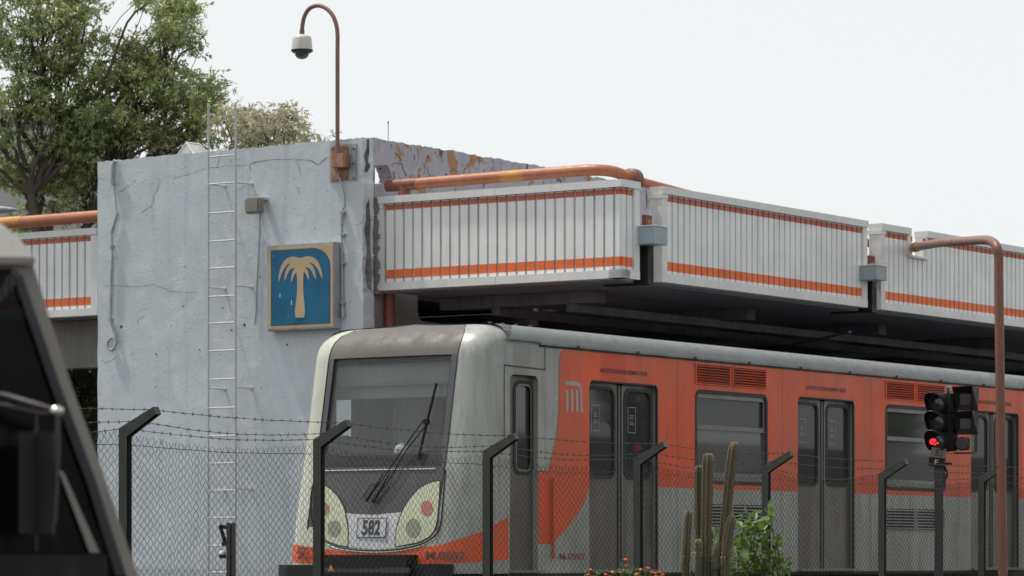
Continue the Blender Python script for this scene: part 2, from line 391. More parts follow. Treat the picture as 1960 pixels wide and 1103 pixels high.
# parapet / side wall with the broken hole
def uz(px, py): return on_v(px, py, VR + .012)
sw = MB(F)
U0 = UF + .23
hole = [uz(px, py) for px, py in ((711.5, 352), (711.5, 320), (714, 317.5), (718, 316.8), (722, 317.5), (727, 316), (733, 316.5), (739, 315.5), (742, 317), (745, 321), (746, 326), (749, 331), (749.5, 337), (751.5, 341), (750, 347), (748, 352))]
toppts = []
for i in range(120):
    u = 12.6 - (12.6 - U0) * i / 119
    zz = ZT + .012 + noise.noise(Vector((u * 3, 0, 0))) * .02 + random.uniform(-.009, .009)
    if 10.3 < u: zz -= .03
    toppts.append((u, zz))
outer = [(U0, CZ + 3.3)] + [(U0, ZT)] + toppts[::-1] + [(12.6, CZ + 3.3)]
sw.plate([outer, hole], lambda x, z, d: (x, VR + .012 + d, z), 0, .2)
sw.build('side_wall', 'stucco_lilac', tw)
sw = MB(F)
a = on_v(801, 640, VR)[0]
zsill = on_v(830, 617, VR)[1]
sw.plate([[(U0, 0), (a, 0), (9.2, 0), (9.2, zsill - .05), (a + .12, zsill), (a + .03, zsill + .03), (a, zsill + .12), (a, CZ + 3.295), (U0, CZ + 3.295)]],
         lambda x, z, d: (x, VR + .012 + d, z), 0, .2)
sw.build('lower_side_wall', 'concrete_low', tw)
sw = MB(F); sw.box((UF + .23, VL - .2, 0), (9, VL, zl - .1)); sw.box((UF + .23, VR + .22, CZ + 4.15), (9, VL - .21, CZ + 4.3)); sw.build('roof_and_left_wall', 'concrete_low', tw)
# dark eroded corner between tower and canopy
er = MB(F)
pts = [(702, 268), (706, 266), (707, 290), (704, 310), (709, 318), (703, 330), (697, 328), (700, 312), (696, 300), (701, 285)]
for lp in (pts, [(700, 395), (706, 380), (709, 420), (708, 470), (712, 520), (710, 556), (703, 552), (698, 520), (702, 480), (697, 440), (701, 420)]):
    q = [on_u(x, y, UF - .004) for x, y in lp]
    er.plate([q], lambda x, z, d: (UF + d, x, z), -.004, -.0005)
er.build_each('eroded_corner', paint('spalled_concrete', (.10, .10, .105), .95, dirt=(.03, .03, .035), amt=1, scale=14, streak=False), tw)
rough = MB(F); n_ = 26
for i in range(n_):
    z0 = CZ + 3.2 + i * .045
    if z0 > CZ + 4.55: break
    rough.box((UF + .225, VR - .03 - random.uniform(0, .05), z0), (UF + .30 + random.uniform(0, .12), VR + .01, z0 + random.uniform(.03, .07)))
rough.build('broken_masonry', 'concrete_low', tw)
# cracks, modelled as thin ragged ribbons just proud of the plaster
def crack(b, pts, wpx=1.6, amp=2.2, plane='front'):
    wpx *= .75
    fine = []
    for (x0, y0), (x1, y1) in zip(pts, pts[1:]):
        L = max(1, int(math.hypot(x1 - x0, y1 - y0) / 4))
        for i in range(L):
            t = i / L; fine.append((x0 + (x1 - x0) * t + random.uniform(-1, 1) * amp * .5, y0 + (y1 - y0) * t + random.uniform(-1, 1) * amp * .5))
    fine.append(pts[-1]); L, R = [], []
    for i, (x, y) in enumerate(fine):
        p = fine[max(0, i - 1)]; q = fine[min(len(fine) - 1, i + 1)]
        dx, dy = q[0] - p[0], q[1] - p[1]; m = math.hypot(dx, dy) or 1
        ww = wpx * random.uniform(.25, 1) * .5 * (.3 if i in (0, len(fine) - 1) else 1)
        L.append((x - dy / m * ww, y + dx / m * ww)); R.append((x + dy / m * ww, y - dx / m * ww))
    f = (lambda q: (UF - .0025, *on_u(*q, UF))) if plane == 'front' else (lambda q: (on_v(*q, VR)[0], VR + .009, on_v(*q, VR)[1]))
    for i in range(len(fine) - 1):
        b.add([f(L[i]), f(L[i + 1]), f(R[i + 1]), f(R[i])], [(0, 1, 2, 3)])
ck = MB(F)
for pts, w_ in (
    ([(565, 306), (590, 306), (610, 315), (626, 301)], 2.2), ([(433, 318), (470, 317), (500, 308), (530, 306), (566, 304)], 1.6),
    ([(565, 308), (573, 318), (575, 335)], 2.0), ([(330, 342), (360, 335), (385, 325), (410, 321), (432, 318)], 1.3),
    ([(415, 322), (420, 305), (424, 290)], 1.3), ([(300, 342), (306, 345), (303, 360), (295, 375), (290, 395), (268, 410)], 1.4),
    ([(190, 340), (205, 345), (225, 352)], 1.2), ([(225, 370), (245, 358), (262, 345)], 1.0), ([(564, 355), (572, 362), (574, 372)], 1.4),
    ([(478, 316), (480, 328)], 1.4), ([(195, 548), (215, 546), (240, 548), (262, 550), (295, 545), (330, 558), (380, 560)], 1.1),
    ([(560, 335), (567, 345)], 1.0), ([(262, 620), (266, 612), (280, 600)], 1.0), ([(193, 690), (205, 694), (218, 688), (226, 680)], 1.0),
    ([(683, 340), (690, 336), (700, 337)], 1), ([(684, 540), (690, 530), (689, 520), (696, 514)], 1.2), ([(683, 555), (688, 545)], 1),
    ([(243, 352), (248, 362)], 1), ([(700, 420), (690, 428), (676, 432)], 1)):
    crack(ck, pts, w_)
ck.build_each('crack', 'ink', tw)
ck = MB(F)
for pts, w_ in (
    ([(755, 290), (765, 300), (772, 318), (778, 340)], 1.5), ([(748, 318), (756, 312), (770, 315), (776, 330), (778, 340)], 1.6),
    ([(707, 262), (704, 290), (708, 318)], 1.5), ([(800, 282), (803, 300), (798, 318)], 1.6), ([(727, 268), (726, 281)], 1.4),
    ([(850, 288), (842, 296), (838, 303)], 1.6), ([(860, 330), (868, 322), (880, 330)], 1.4), ([(810, 312), (815, 322), (812, 334)], 1.4),
    ([(905, 304), (898, 315), (893, 325)], 1.4), ([(962, 310), (958, 328)], 1.6), ([(940, 330), (944, 320), (950, 330)], 1.3)):
    crack(ck, pts, w_, plane='side')
ck.build_each('wall_fissure', 'ink', tw)
# bolt holes and stubs
hl = MB(F)
for px, py, r in ((468, 622, 3), (232, 626, 3.6), (299, 678, 2), (382, 670, 1.8), (351, 586, 1.6), (550, 660, 2.4), (426, 589, 1.8), (443, 632, 1.8), (297, 740, 1.4), (500, 742, 1.2), (498, 530, 1.6)):
    v, z = on_u(px, py, UF); q = r / 155
    hl.plate([[(v + q * cos(a) * random.uniform(.7, 1.1), z + q * sin(a) * random.uniform(.7, 1.1)) for a in [2 * pi * k / 9 for k in range(9)]]], lambda x, z, d: (UF + d, x, z), -.003, -.0005)
hl.build_each('bolt_hole', 'ink', tw)

# ------------------------------------------------------------------ left wall conduit with loop
def wall_pts(l, off): return [(UF - off, *on_u(x, y, UF)) for x, y in l]
def smooth_path(pts, n=6):
    out = []; P = [Vector(p) for p in pts]
    for i in range(len(P) - 1):
        p0 = P[max(0, i - 1)]; p1 = P[i]; p2 = P[i + 1]; p3 = P[min(len(P) - 1, i + 2)]
        for k in range(n):
            t = k / n
            out.append(.5 * ((2 * p1) + (-p0 + p2) * t + (2 * p0 - 5 * p1 + 4 * p2 - p3) * t * t + (-p0 + 3 * p1 - 3 * p2 + p3) * t ** 3))
    out.append(P[-1]); return out
c = thing('wall_conduit', 'grey conduit ending in a loop near the left edge of the blue wall', 'conduit', (UF - .03, on_u(220, 600, UF)[0], 3.5))
b = MB(F); b.tube(smooth_path(wall_pts([(225, 308), (221, 316), (220, 330), (220, 352)], .04), 5), .028, 8); b.tube(wall_pts([(219, 490), (217, 520), (216, 560), (215, 598)], .035), .018, 8)
b.tube(wall_pts([(228, 408), (217, 447)], .035), .018, 8); b.build('pipe', 'conduit', c)
b = MB(F); b.tube(smooth_path(wall_pts([(221, 352), (224, 380), (226, 405), (228, 410)], .03), 4), .009, 6)
b.tube(smooth_path(wall_pts([(217, 447), (218, 470), (219, 490)], .035), 4), .013, 6)
b.tube(smooth_path(wall_pts([(215, 598), (217, 618), (224, 640), (226, 658), (220, 670), (213, 668), (210, 658), (214, 650), (218, 648)], .04), 5), .017, 8); b.build('cable', 'conduit', c)
b = MB(F)
for x, y in ((218, 473), (215, 612), (220, 352)):
    v, z = on_u(x, y, UF); b.lathe((UF - .035, v, z), [(.03, -.02), (.03, .02)], 10)
b.build_each('coupling', 'conduit', c)

# ------------------------------------------------------------------ rung ladder
ld = thing('rung_ladder', 'steel rebar rung ladder fixed up the blue wall and over its top', 'ladder', (UF - .22, on_u(427, 700, UF)[0], 0))
UL = UF - .20
vl_, zl_ = on_u(399, 198, UL); vr_, zr_ = on_u(451, 196, UL)
for (v, z0) in ((vl_, zl_), (vr_, zr_)):
    b = MB(F); n_ = 200
    b.tube([(UL, v + .01 * 0, .4 + (z0 - .4) * i / n_) for i in range(n_ + 1)], .013, 8, rs=[.0145 if i % 2 else .0118 for i in range(n_ + 1)])
    b.build('rail', 'galv', ld)
sy_ = [301, 353, 409, 463, 515, 568, 620, 673, 727, 781, 835, 887, 939, 992, 1045, 1096]
for y in sy_:
    za = on_u(399, y, UL)[1] + random.uniform(-.004, .004); b = MB(F)
    b.tube([(UL, vl_, za), (UL, vr_, za + .0)], .011, 7); b.build('rung', 'rung', ld)
for y in (347, 545, 739, 933):
    for vv in (vl_, vr_):
        zz = on_u(450, y + 2, UL)[1]; b = MB(F)
        b.tube([(UL, vv, zz), (UF, vv - .10, zz - .01)], .011, 7); b.tube([(UF - .02, vv - .10, zz - .01), (UF + .01, vv - .10, zz - .01)], .022, 8); b.build('wall_bracket', 'rung', ld)

# ------------------------------------------------------------------ camera mast
cm = thing('camera_mast', 'tall rust brown gooseneck mast on a rusty wall plate carrying a white dome security camera', 'camera mast', (UF - .12, on_u(647, 300, UF)[0], 5.6))
v0, z0 = on_u(632, 349, UF); v1, z1 = on_u(684, 278, UF)
b = MB(F); b.box((UF - .014, v0, z0), (UF - .0005, v1, z1 + .02), .003); b.build('backing_plate', 'sign_case', cm)
v0, z0 = on_u(637, 346, UF); v1, z1 = on_u(668, 280, UF)
b = MB(F); b.box((UF - .032, v0, z0), (UF - .0145, v1, z1), .003); b.build('mounting_plate', 'plate_rust', cm)
b = MB(F)
for px in (640, 664, 679):
    for py in (285, 313, 341):
        v, z = on_u(px, py, UF); b.lathe((UF - .045, v, z), [(.012, 0), (.012, .03)], 6, 'X')
b.build_each('bolt', 'alu', cm)
UM = UF - .12
v0, z0 = on_u(642, 322, UM); v1, z1 = on_u(654, 294, UM)
b = MB(F); b.box((UM - .05, v0 + .02, z0), (UF - .033, v1 - .06, z1), .006); b.build('clamp_bracket', 'plate_rust', cm)
vm = on_u(646, 200, UM)[0]
path = [(646, 330), (646, 280), (646, 200), (646, 100), (646, 66), (643, 45), (635, 27), (622, 15), (607, 11), (592, 17), (583, 31), (579, 48), (578, 62)]
b = MB(F); b.tube(smooth_path([(UM, *on_u(x, y, UM)) for x, y in path], 5), .026, 12); b.build('mast_pole', 'mast', cm)
vc, zc = on_u(578, 66, UM)
b = MB(F); b.lathe((UM, vc, zc), [(.031, .06), (.031, 0), (.028, -.02)], 14); b.build('pole_collar', 'mast', cm)
s = 1 / 157.0
b = MB(F); b.lathe((UM, vc, zc), [(.03, -.0), (10 * s, -.01), (17.5 * s, -.03), (18.5 * s, -.06), (20 * s, -.185), (20 * s, -.19)], 32); b.build('camera_housing', 'cam_white', cm)
b = MB(F); b.lathe((UM, vc, zc), [(21 * s, -.19), (21.3 * s, -.205), (17 * s, -.225), (14 * s, -.23)], 32); b.build('housing_rim', 'dark_metal', cm)
b = MB(F); b.lathe((UM, vc, zc), [(14 * s * cos(a), -.228 - 12 * s * sin(a)) for a in [radians(k * 11) for k in range(9)]], 28); b.build('dome', 'cam_dome', cm)
b = MB(F); b.tube(smooth_path([(UF - .05, *on_u(x, y, UF - .05)) for x, y in ((647, 333), (650, 342), (656, 358), (660, 380), (660, 398))], 5), .011, 7); b.build('feed_cable', 'conduit', cm)
# right conduit
c = thing('wall_conduit', 'thin vertical conduit on the blue wall just right of the palm sign', 'conduit', (UF - .03, on_u(658, 500, UF)[0], 4.5))
b = MB(F); b.tube(smooth_path(wall_pts([(660, 398), (657.5, 420), (657.5, 500), (658.5, 560), (659, 590)], .03), 4), .013, 8); b.tube(wall_pts([(657.5, 405), (657.5, 432)], .033), .022, 8)
b.tube(wall_pts([(659, 590), (660, 609)], .033), .024, 8); b.build('pipe', 'conduit', c)
b = MB(F)
for y in (407, 450, 505, 580):
    v, z = on_u(658, y, UF); b.box((UF - .05, v - .04, z - .012), (UF - .001, v + .022, z + .012))
b.build_each('clip', 'conduit', c)
# small junction lamp box + cable
c = thing('junction_box', 'small square grey lamp box on a short bracket between the ladder and palm sign', 'lamp box', (UF - .1, on_u(488, 395, UF)[0], 5.6))
v0, z0 = on_u(474, 410, UF - .15); v1, z1 = on_u(501, 379, UF - .15)
b = MB(F); b.box((UF - .22, v0, z0), (UF - .09, v1, z1), .018); b.build('box_body', paint('box_weathered', (.15, .155, .15), .5, dirt=(.25, .22, .16), amt=.7, scale=5), c)
v0, z0 = on_u(498, 384, UF - .05); v1, z1 = on_u(509, 378, UF - .05)
b = MB(F); b.box((UF - .1, v0, z0), (UF - .001, v1, z1), .004); b.build('bracket', 'galv', c)
b = MB(F); b.tube(smooth_path([(UF - .10, *on_u(498, 408, UF - .1))] + [(UF - .02, *on_u(x, y, UF)) for x, y in ((499, 440), (496, 500), (493, 560), (492, 600), (489, 622))], 6), .009, 6); b.build('cable', 'conduit', c)

# ------------------------------------------------------------------ palm sign
sg = thing('palm_sign', 'square sign box with a cream palm tree on blue, mounted on the blue wall', 'sign', (UF - .12, on_u(580, 550, UF)[0], 4.5))
US = UF - .135
vS0 = on_u(639, 545, US)[0]; vS1 = on_u(512, 545, US)[0]
zS0 = (on_u(512, 633, US)[1] + on_u(639, 625.5, US)[1]) / 2; zS1 = (on_u(512, 474, US)[1] + on_u(639, 463.5, US)[1]) / 2
b = MB(F); b.box((US, vS0 - .012, zS0 - .012), (UF - .002, vS1 + .012, zS1 + .012), .008); b.build('case', 'sign_case', sg)
fx = lambda px, py: on_u(px, py, US - .004)
b = MB(F); b.box((US - .006, vS0 + .012, zS0 + .012), (US - .0005, vS1 - .012, zS1 - .012)); b.build('border_panel', 'sign_cream', sg)
W_ = vS1 - vS0; H_ = zS1 - zS0
def sp(a, c): return (vS1 - a * W_, zS0 + c * H_)      # a: 0 left .. 1 right, c: 0 bottom .. 1 top
o_ = [sp(.065, .055), sp(.945, .055), sp(.945, .72)]
for k in range(1, 9): 
    t = radians(90 * k / 9); o_.append(sp(.945 - .27 * (1 - cos(t)), .72 + .225 * sin(t)))
o_ += [sp(.675, .945), sp(.065, .945)]
b = MB(F); b.plate([o_], lambda x, z, d: (US - .006 + d, x, z), -.0035, -.0004); b.build('blue_panel', 'sign_blue', sg)
b = MB(F); k_ = 1.014
cxy = sp(.505, .5); b.plate([[(cxy[0] + (p[0] - cxy[0]) * 1.018, cxy[1] + (p[1] - cxy[1]) * 1.018) for p in o_]], lambda x, z, d: (US - .006 + d, x, z), -.0022, -.0003); b.build('panel_edge', 'ink', sg)
# palm traced in units of the sign's crop (x: 170..580, y: top 425(ish)..945)
def pp(x, y):
    a = (x - 170) / 410; yt = 438 - a * 32; yb = 948 - a * 26; return sp(a, 1 - (y - yt) / (yb - yt))
palm = []
def frond(tipx, tipy, rootx, rooty, up, n=8, wd=26):
    """crescent from root to a drooping tip"""
    A = []; B = []
    for k in range(n + 1):
        t = k / n; x = rootx + (tipx - rootx) * (1 - (1 - t) ** 1.0); 
        xx = rootx + (tipx - rootx) * sin(t * pi / 2) ; yy = rooty + (tipy - rooty) * (1 - cos(t * pi / 2)) - up * sin(t * pi) * .9
        h = wd * (1 - t) ** .7 * (1 if t < 1 else 0)
        A.append((xx, yy)); B.append((xx + (-1 if tipx < rootx else 1) * -h * t * 1.0, yy + h))
    return A + B[::-1][1:]
fr_ = [frond(241, 656, 372, 505, 32, wd=46), frond(279, 648, 372, 540, 26, wd=40), frond(320, 655, 372, 565, 14, wd=34),
       frond(514, 632, 378, 505, 36, wd=48), frond(474, 634, 380, 535, 24, wd=40), frond(433, 641, 382, 560, 12, wd=34)]
b = MB(F)
for i, f_ in enumerate(fr_):
    b.plate([[pp(*q) for q in f_]], lambda x, z, d, i=i: (US - .0095 + d, x, z), -.0020 - i * .0003, -.0002)
tr_ = [(350, 560), (356, 520), (374, 500), (396, 520), (402, 560), (398, 590), (396, 640), (396, 690), (399, 740), (404, 785), (407, 830), (402, 866), (350, 869), (345, 830), (350, 785), (356, 740), (359, 690), (358, 640), (355, 590)]
b.plate([[pp(*q) for q in tr_]], lambda x, z, d: (US - .0095 + d, x, z), -.0042, -.0002)
b.build('palm_emblem', 'sign_cream', sg)
b = MB(F)
for x, y, w2, h2 in ((251, 735, 2.5, 11), (323, 778, 2.5, 14), (210, 492, 2, 4), (303, 858, 2, 3)):
    b.plate([[pp(x - w2, y - h2), pp(x + w2, y - h2), pp(x + w2, y + h2), pp(x - w2, y + h2)]], lambda x, z, d: (US - .0095 + d, x, z), -.0012, -.0002)
b.build_each('paint_chip', 'rung', sg)

# ================================================================== CANOPY
ZC = CZ
def fascia(name, label, pts, zb=3.24, top=True, cap=True, pitch=.135, depth=.18, notch=None, posts=(True, True), endcaps=True):
    """pts: polyline in (u,v), outward side on the right hand of travel"""
    P = [Vector((p[0], p[1])) for p in pts]
    mid = (P[0] + P[-1]) / 2
    t = thing(name, label, 'canopy fascia', (mid.x, mid.y, ZC + zb), group='white and orange canopy fascias')
    pan = MB(F); fr_b = MB(F); cp = MB(F); pst = MB(F)
    zt_ = 4.29
    bands = [(zb + .10, zb + .14, 0), (zb + .14, zb + .25, 1), (zb + .25, 4.212, 0), (4.212, 4.278, 2), (4.278, 4.292, 0)]
    for si, (A, B) in enumerate(zip(P, P[1:])):
        d = (B - A); L = d.length; d /= L; n = Vector((d.y, -d.x))
        s0 = .12 if si == 0 and posts[0] else 0; s1 = L - (.12 if si == len(P) - 2 and posts[1] else 0)
        k = max(1, round((s1 - s0) / pitch)); p = (s1 - s0) / k; gv = .027
        prof = []
        for i in range(k):
            a = s0 + i * p
            prof += [(a, -.016, 1), (a + gv, -.016, 0), (a + gv + .002, 0, 0), (a + p - .002, 0, 0)] if i or si == 0 else [(a, 0, 0), (a + p - .002, 0, 0)]
        prof.append((s1, 0 if si < len(P) - 2 else -.022, 0))
        for (za, zb_, mi) in bands:
            for j in range(len(prof) - 1):
                a, oa, gflag = prof[j]; b_, ob, _ = prof[j + 1]
                q0 = A + d * a + n * (oa - .03); q1 = A + d * b_ + n * (ob - .03)
                zz1 = zb_
                if notch and a > notch[0] and b_ < notch[1]:
                    if za >= notch[2]: continue
                    zz1 = min(zb_, notch[2])
                pan.mi = 3 if (oa < -.01 and ob < -.01) else mi
                pan.add([(q0.x, q0.y, ZC + za), (q1.x, q1.y, ZC + za), (q1.x, q1.y, ZC + zz1), (q0.x, q0.y, ZC + zz1)], [(0, 1, 2, 3)])
        def bar(mb, a, b_, o0, o1, z0, z1):
            c4 = [A + d * a + n * o0, A + d * b_ + n * o0, A + d * b_ + n * o1, A + d * a + n * o1]
            mb.add([(q.x, q.y, ZC + z0) for q in c4] + [(q.x, q.y, ZC + z1) for q in c4], [(0, 1, 2, 3), (4, 5, 6, 7), (0, 1, 5, 4), (1, 2, 6, 5), (2, 3, 7, 6), (3, 0, 4, 7)])
        e0 = 0; e1 = L
        # bottom rail, split in lengths with small joints
        nj = max(1, round(L / 2.2))
        for j in range(nj):
            bar(fr_b, L * j / nj + (.003 if j else 0), L * (j + 1) / nj - (.003 if j < nj - 1 else 0), -depth, .0, zb, zb + .098)
        spans = [(0, L)]
        if notch: spans = [(0, notch[0] - .02), (notch[1] + .02, L)]
        for (x0_, x1_) in spans:
            nj = max(1, round((x1_ - x0_) / 2.2))
            for j in range(nj):
                a_, b_2 = x0_ + (x1_ - x0_) * j / nj + (.003 if j else 0), x0_ + (x1_ - x0_) * (j + 1) / nj - (.003 if j < nj - 1 else 0)
                bar(cp, a_, b_2, -depth - .01, .012, 4.294, 4.38)
            bar(fr_b, x0_ + (.01 if si == 0 else .2), x1_ - (.01 if si == len(P) - 2 else .2), -depth, -.075, zb + .10, 4.292)      # hollow back box
        if notch:
            bar(cp, notch[0] - .05, notch[1] + .05, -depth, .02, notch[2] + .002, notch[2] + .03)
            bar(fr_b, notch[0] + .01, notch[1] - .01, -depth, -.075, zb + .10, notch[2] - .002)
            bar(pst, notch[0] - .10, notch[0] - .02, -depth, -.005, notch[2] + .032, 4.29)
            bar(pst, notch[1] + .02, notch[1] + .05, -depth, -.005, notch[2] + .032, 4.29)
        if si == 0 and posts[0]: bar(pst, 0, .115, -depth - .003, -.004, zb + .10, 4.292)
        if si == len(P) - 2 and posts[1]: bar(pst, L - .115, L, -depth - .003, -.004, zb + .10, 4.292)
        if endcaps and si == 0 and posts[0]:
            bar(cp, -.012, .12, -depth - .02, .004, 4.24, 4.293)
    pan.build('slatted_panel', ['white_panel', 'stripe', 'stripe_faded', 'groove'], t, wire_fix=False)
    fr_b.build('bottom_rail', 'frame_white', t); cp.build('top_cap', 'frame_white', t); pst.build_each('end_post', 'frame_white', t)
    return t
VC = 2.2
uc1 = on_v(1190, 500, VC)[0]
vL1 = on_u(718, 450, uc1)[0]
ue1 = on_v(1225, 500, VC)[0]
fascia('canopy_fascia', 'white slatted fascia facing the street, running from the blue wall to the canopy corner', [(uc1, vL1), (uc1, VC), (ue1, VC)], posts=(True, True))
u2a = on_v(1268, 400, VC)[0]; u2b = on_v(1661, 500, VC)[0]
fascia('canopy_fascia', 'middle slatted canopy fascia between the two blue grey gutter boxes', [(u2a, VC), (u2b, VC)], zb=3.25)
u3a = on_v(1687, 500, VC)[0]; n0 = on_v(1745, 480, VC)[0] - u3a; n1 = on_v(1773, 480, VC)[0] - u3a; nz = on_v(1757, 495, VC)[1] - CZ
fascia('canopy_fascia', 'rightmost canopy fascia with a notch where the brown pipe comes out', [(u3a, VC), (28, VC)], zb=3.25, notch=(n0, n1, nz))
pL = Fi @ at(186, 500, 45.6)
fascia('canopy_fascia', 'short piece of slatted fascia left of the blue wall above the dark trees', [(pL.x, pL.y + 7), (pL.x, pL.y)], zb=3.22)
# roof slabs behind the fascias
rf = thing('platform_roof', 'dark underside of the long platform roof with beams and posts', 'roof', (16, 8, CZ + 3.3))
b = MB(F)
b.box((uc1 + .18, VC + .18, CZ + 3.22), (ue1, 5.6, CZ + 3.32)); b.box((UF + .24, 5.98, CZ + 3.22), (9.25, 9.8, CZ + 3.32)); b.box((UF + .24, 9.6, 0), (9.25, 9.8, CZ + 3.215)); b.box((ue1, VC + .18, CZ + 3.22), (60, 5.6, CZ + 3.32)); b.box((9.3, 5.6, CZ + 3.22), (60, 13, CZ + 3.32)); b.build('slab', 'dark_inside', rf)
b = MB(F); b.box((9.3, 12.8, 0), (60, 13, CZ + 3.21)); b.box((59.8, 2.6, 0), (60, 12.7, CZ + 3.21)); b.box((UF + 4, VR + .25, 0), (UF + 4.2, 12.7, CZ + 3.21)); b.build('light_block_wall', 'dark_inside', rf)  # walls closing the far side, added to keep light out of the platform
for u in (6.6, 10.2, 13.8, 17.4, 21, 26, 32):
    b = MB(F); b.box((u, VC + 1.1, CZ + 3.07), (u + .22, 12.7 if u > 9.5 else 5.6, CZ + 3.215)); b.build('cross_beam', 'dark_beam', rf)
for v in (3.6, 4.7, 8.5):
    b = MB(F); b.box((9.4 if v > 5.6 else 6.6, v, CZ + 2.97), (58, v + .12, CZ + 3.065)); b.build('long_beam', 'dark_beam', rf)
for i, px in enumerate((1215, 1595, 1900)):
    u = on_v(px, 640, 5.0)[0]; b = MB(F); b.box((u, 5.0, 1.45), (u + .2, 5.25, CZ + 2.925), .01); b.build('post', paint('post_paint%d' % i, (.035, .035, .038), .7), rf)
b = MB(F); b.tube([(11.5, VC + .3, CZ + 2.95), (17.5, 8.4, CZ + 2.95)], .02, 6); b.build('cable_duct', 'dark_beam', rf)
p = Fi @ at(983, 583, 42.5)
h = thing('hanging_speaker', 'small dark box hanging from the platform roof above the train cab', 'speaker', (p.x, p.y, p.z + .1))
b = MB(F); b.box((p.x - .09, p.y - .07, p.z - .07), (p.x + .09, p.y + .07, p.z + .08), .012); b.build('case', paint('speaker_case', (.07, .07, .07), .5), h)
b = MB(F); b.tube([(p.x, p.y, p.z + .08), (p.x, p.y, CZ + 3.22)], .015, 6); b.build('hanger', 'dark_metal', h)
b = MB(F); b.box((p.x - .095, p.y - .03, p.z - .05), (p.x - .0905, p.y + .03, p.z - .02)); b.build('grille', 'conduit', h)
# inner beam under left canopy
b = MB(F); b.box((pL.x + .5, VL + .02, CZ + 2.60), (pL.x + .7, pL.y + 7, CZ + 3.2)); b.box((pL.x + .2, VL + .02, CZ + 3.205), (pL.x + 6, pL.y + 7, CZ + 3.3))
b.box((pL.x + .48, VL + .02, CZ + 2.56), (pL.x + .72, pL.y + 7, CZ + 2.598))
lb = thing('canopy_beam', 'deep grey beam under the short canopy left of the blue wall', 'beam', (pL.x + .6, pL.y + 3, CZ + 2.6)); b.build('beam', 'concrete_low', lb)

# red drain pipe below canopy
dp = thing('drain_pipe', 'dull red drain pipe on the shaded wall under the canopy', 'pipe', (uc1 + .35, 5.5, 0))
a_ = Fi @ at(746, 600, 41.9); b = MB(F); b.tube([(a_.x, a_.y, .3), (a_.x, a_.y, CZ + 3.22)], .068, 12); b.build('pipe', 'red_drain', dp)
b = MB(F)
for z in (CZ + 1.2, CZ + 2.95): b.lathe((a_.x, a_.y, z), [(.078, 0), (.078, .05)], 12)
b.build_each('pipe_clamp', 'red_drain', dp)

# ------------------------------------------------------------------ big orange pipes
mp_ = thing('roof_pipe', 'thick faded orange pipe with a bolted flange along the canopy top', 'pipe', (uc1 + .3, 4, CZ + 4.5))
pz = CZ + 4.52
P_ = [(uc1 + .12, 5.62, pz), (uc1 + .12, 4.2, pz + .005), (uc1 + .12, 2.95, pz + .01), (uc1 + .13, 2.72, pz + .008), (uc1 + .2, 2.55, pz), (uc1 + .34, 2.47, pz - .02), (uc1 + .62, 2.46, CZ + 4.455)]
b = MB(F); b.tube(smooth_path(P_, 5), .068, 16); b.build('pipe', 'pipe_orange', mp_)
b = MB(F); b.tube(smooth_path([(uc1 + .72, 2.46, CZ + 4.445), (9, 2.46, CZ + 4.30), (12.2, 2.46, CZ + 4.13), (13, 2.46, CZ + 4.1)], 3), .055, 14); b.build('far_pipe', 'rust_paint', mp_)
b = MB(F); b.lathe((uc1 + .62, 2.46, CZ + 4.445), [(.07, -.03), (.135, -.025), (.135, .02), (.12, .022), (.12, .028), (.135, .03), (.135, .07), (.07, .075)], 24, 'X'); b.build('flange', paint('flange', (.22, .085, .06), .5, dirt=(.12, .05, .04), amt=.7, scale=9), mp_)
b = MB(F); b.tube([(uc1 + .12, 5.40, pz), (uc1 + .12, 5.40, CZ + 4.2)], .07, 14); b.tube([(uc1 + .12, 5.2, pz + .001), (uc1 + .12, 5.65, pz + .001)], .0725, 16); b.build('tee_joint', paint('tee', (.25, .085, .06), .5, dirt=(.14, .05, .04), amt=.7, scale=9), mp_)
b = MB(F); b.tube([(uc1 + .12, 3.62, pz + .0075), (uc1 + .12, 3.95, pz + .006)], .0695, 16, caps=False); b.build('worn_patch', 'yellow_wear', mp_)
lp = thing('roof_pipe', 'orange pipe running left from the blue wall above the short canopy', 'pipe', (pL.x, 13, CZ + 4.5))
b = MB(F); b.tube([(pL.x - .02, VL + .01, CZ + 4.53), (pL.x - .02, 22, CZ + 4.50)], .08, 16); b.build('pipe', 'pipe_orange', lp)
b = MB(F); b.tube([(pL.x - .02, 12.4, CZ + 4.528), (pL.x - .02, 13.3, CZ + 4.525)], .0815, 16, caps=False); b.build('worn_patch', 'yellow_wear', lp)
# brown pipe crossing to the street
bp = thing('drain_pipe', 'brown pipe leaving the canopy notch and dropping vertically in front of the fence', 'pipe', (0, 0, 0), fr=Matrix.Translation(((1915 - CX) / FPX * 34.2, 34.2, 0)))
st = F @ Vector((on_v(1749, 468, VC + .1)[0], VC + .1, CZ + 4.15))
Yp = 34.0
P_ = [st, at(1800, 465, 42.6), at(1850, 461.5, 38.5), at(1885, 459.5, Yp + 1.2), at(1899, 463, Yp + .25), at(1908, 473, Yp + .02), at(1911.5, 492, Yp), at(1912, 540, Yp), at(1915, 800, Yp), at(1919, 1067, Yp), Vector((at(1921, 1067, Yp).x, Yp, .02))]
P2 = smooth_path(P_, 4); rs = [.057 - .011 * min(1, (st.y - q.y) / (st.y - Yp)) for q in P2]
b = MB(); b.tube(P2, .05, 16, rs=rs); b.build('pipe', 'pipe_brown', bp)
b = MB(); b.tube([st + (at(1800, 465, 42.6) - st) * .02, st + (at(1800, 465, 42.6) - st) * .12], .066, 14); b.build('joint', 'yellow_wear', bp)
b = MB(); b.tube([at(1915.7, 888, Yp), at(1915.8, 893, Yp)], .049, 16); b.build('seam_ring', 'pipe_brown', bp)

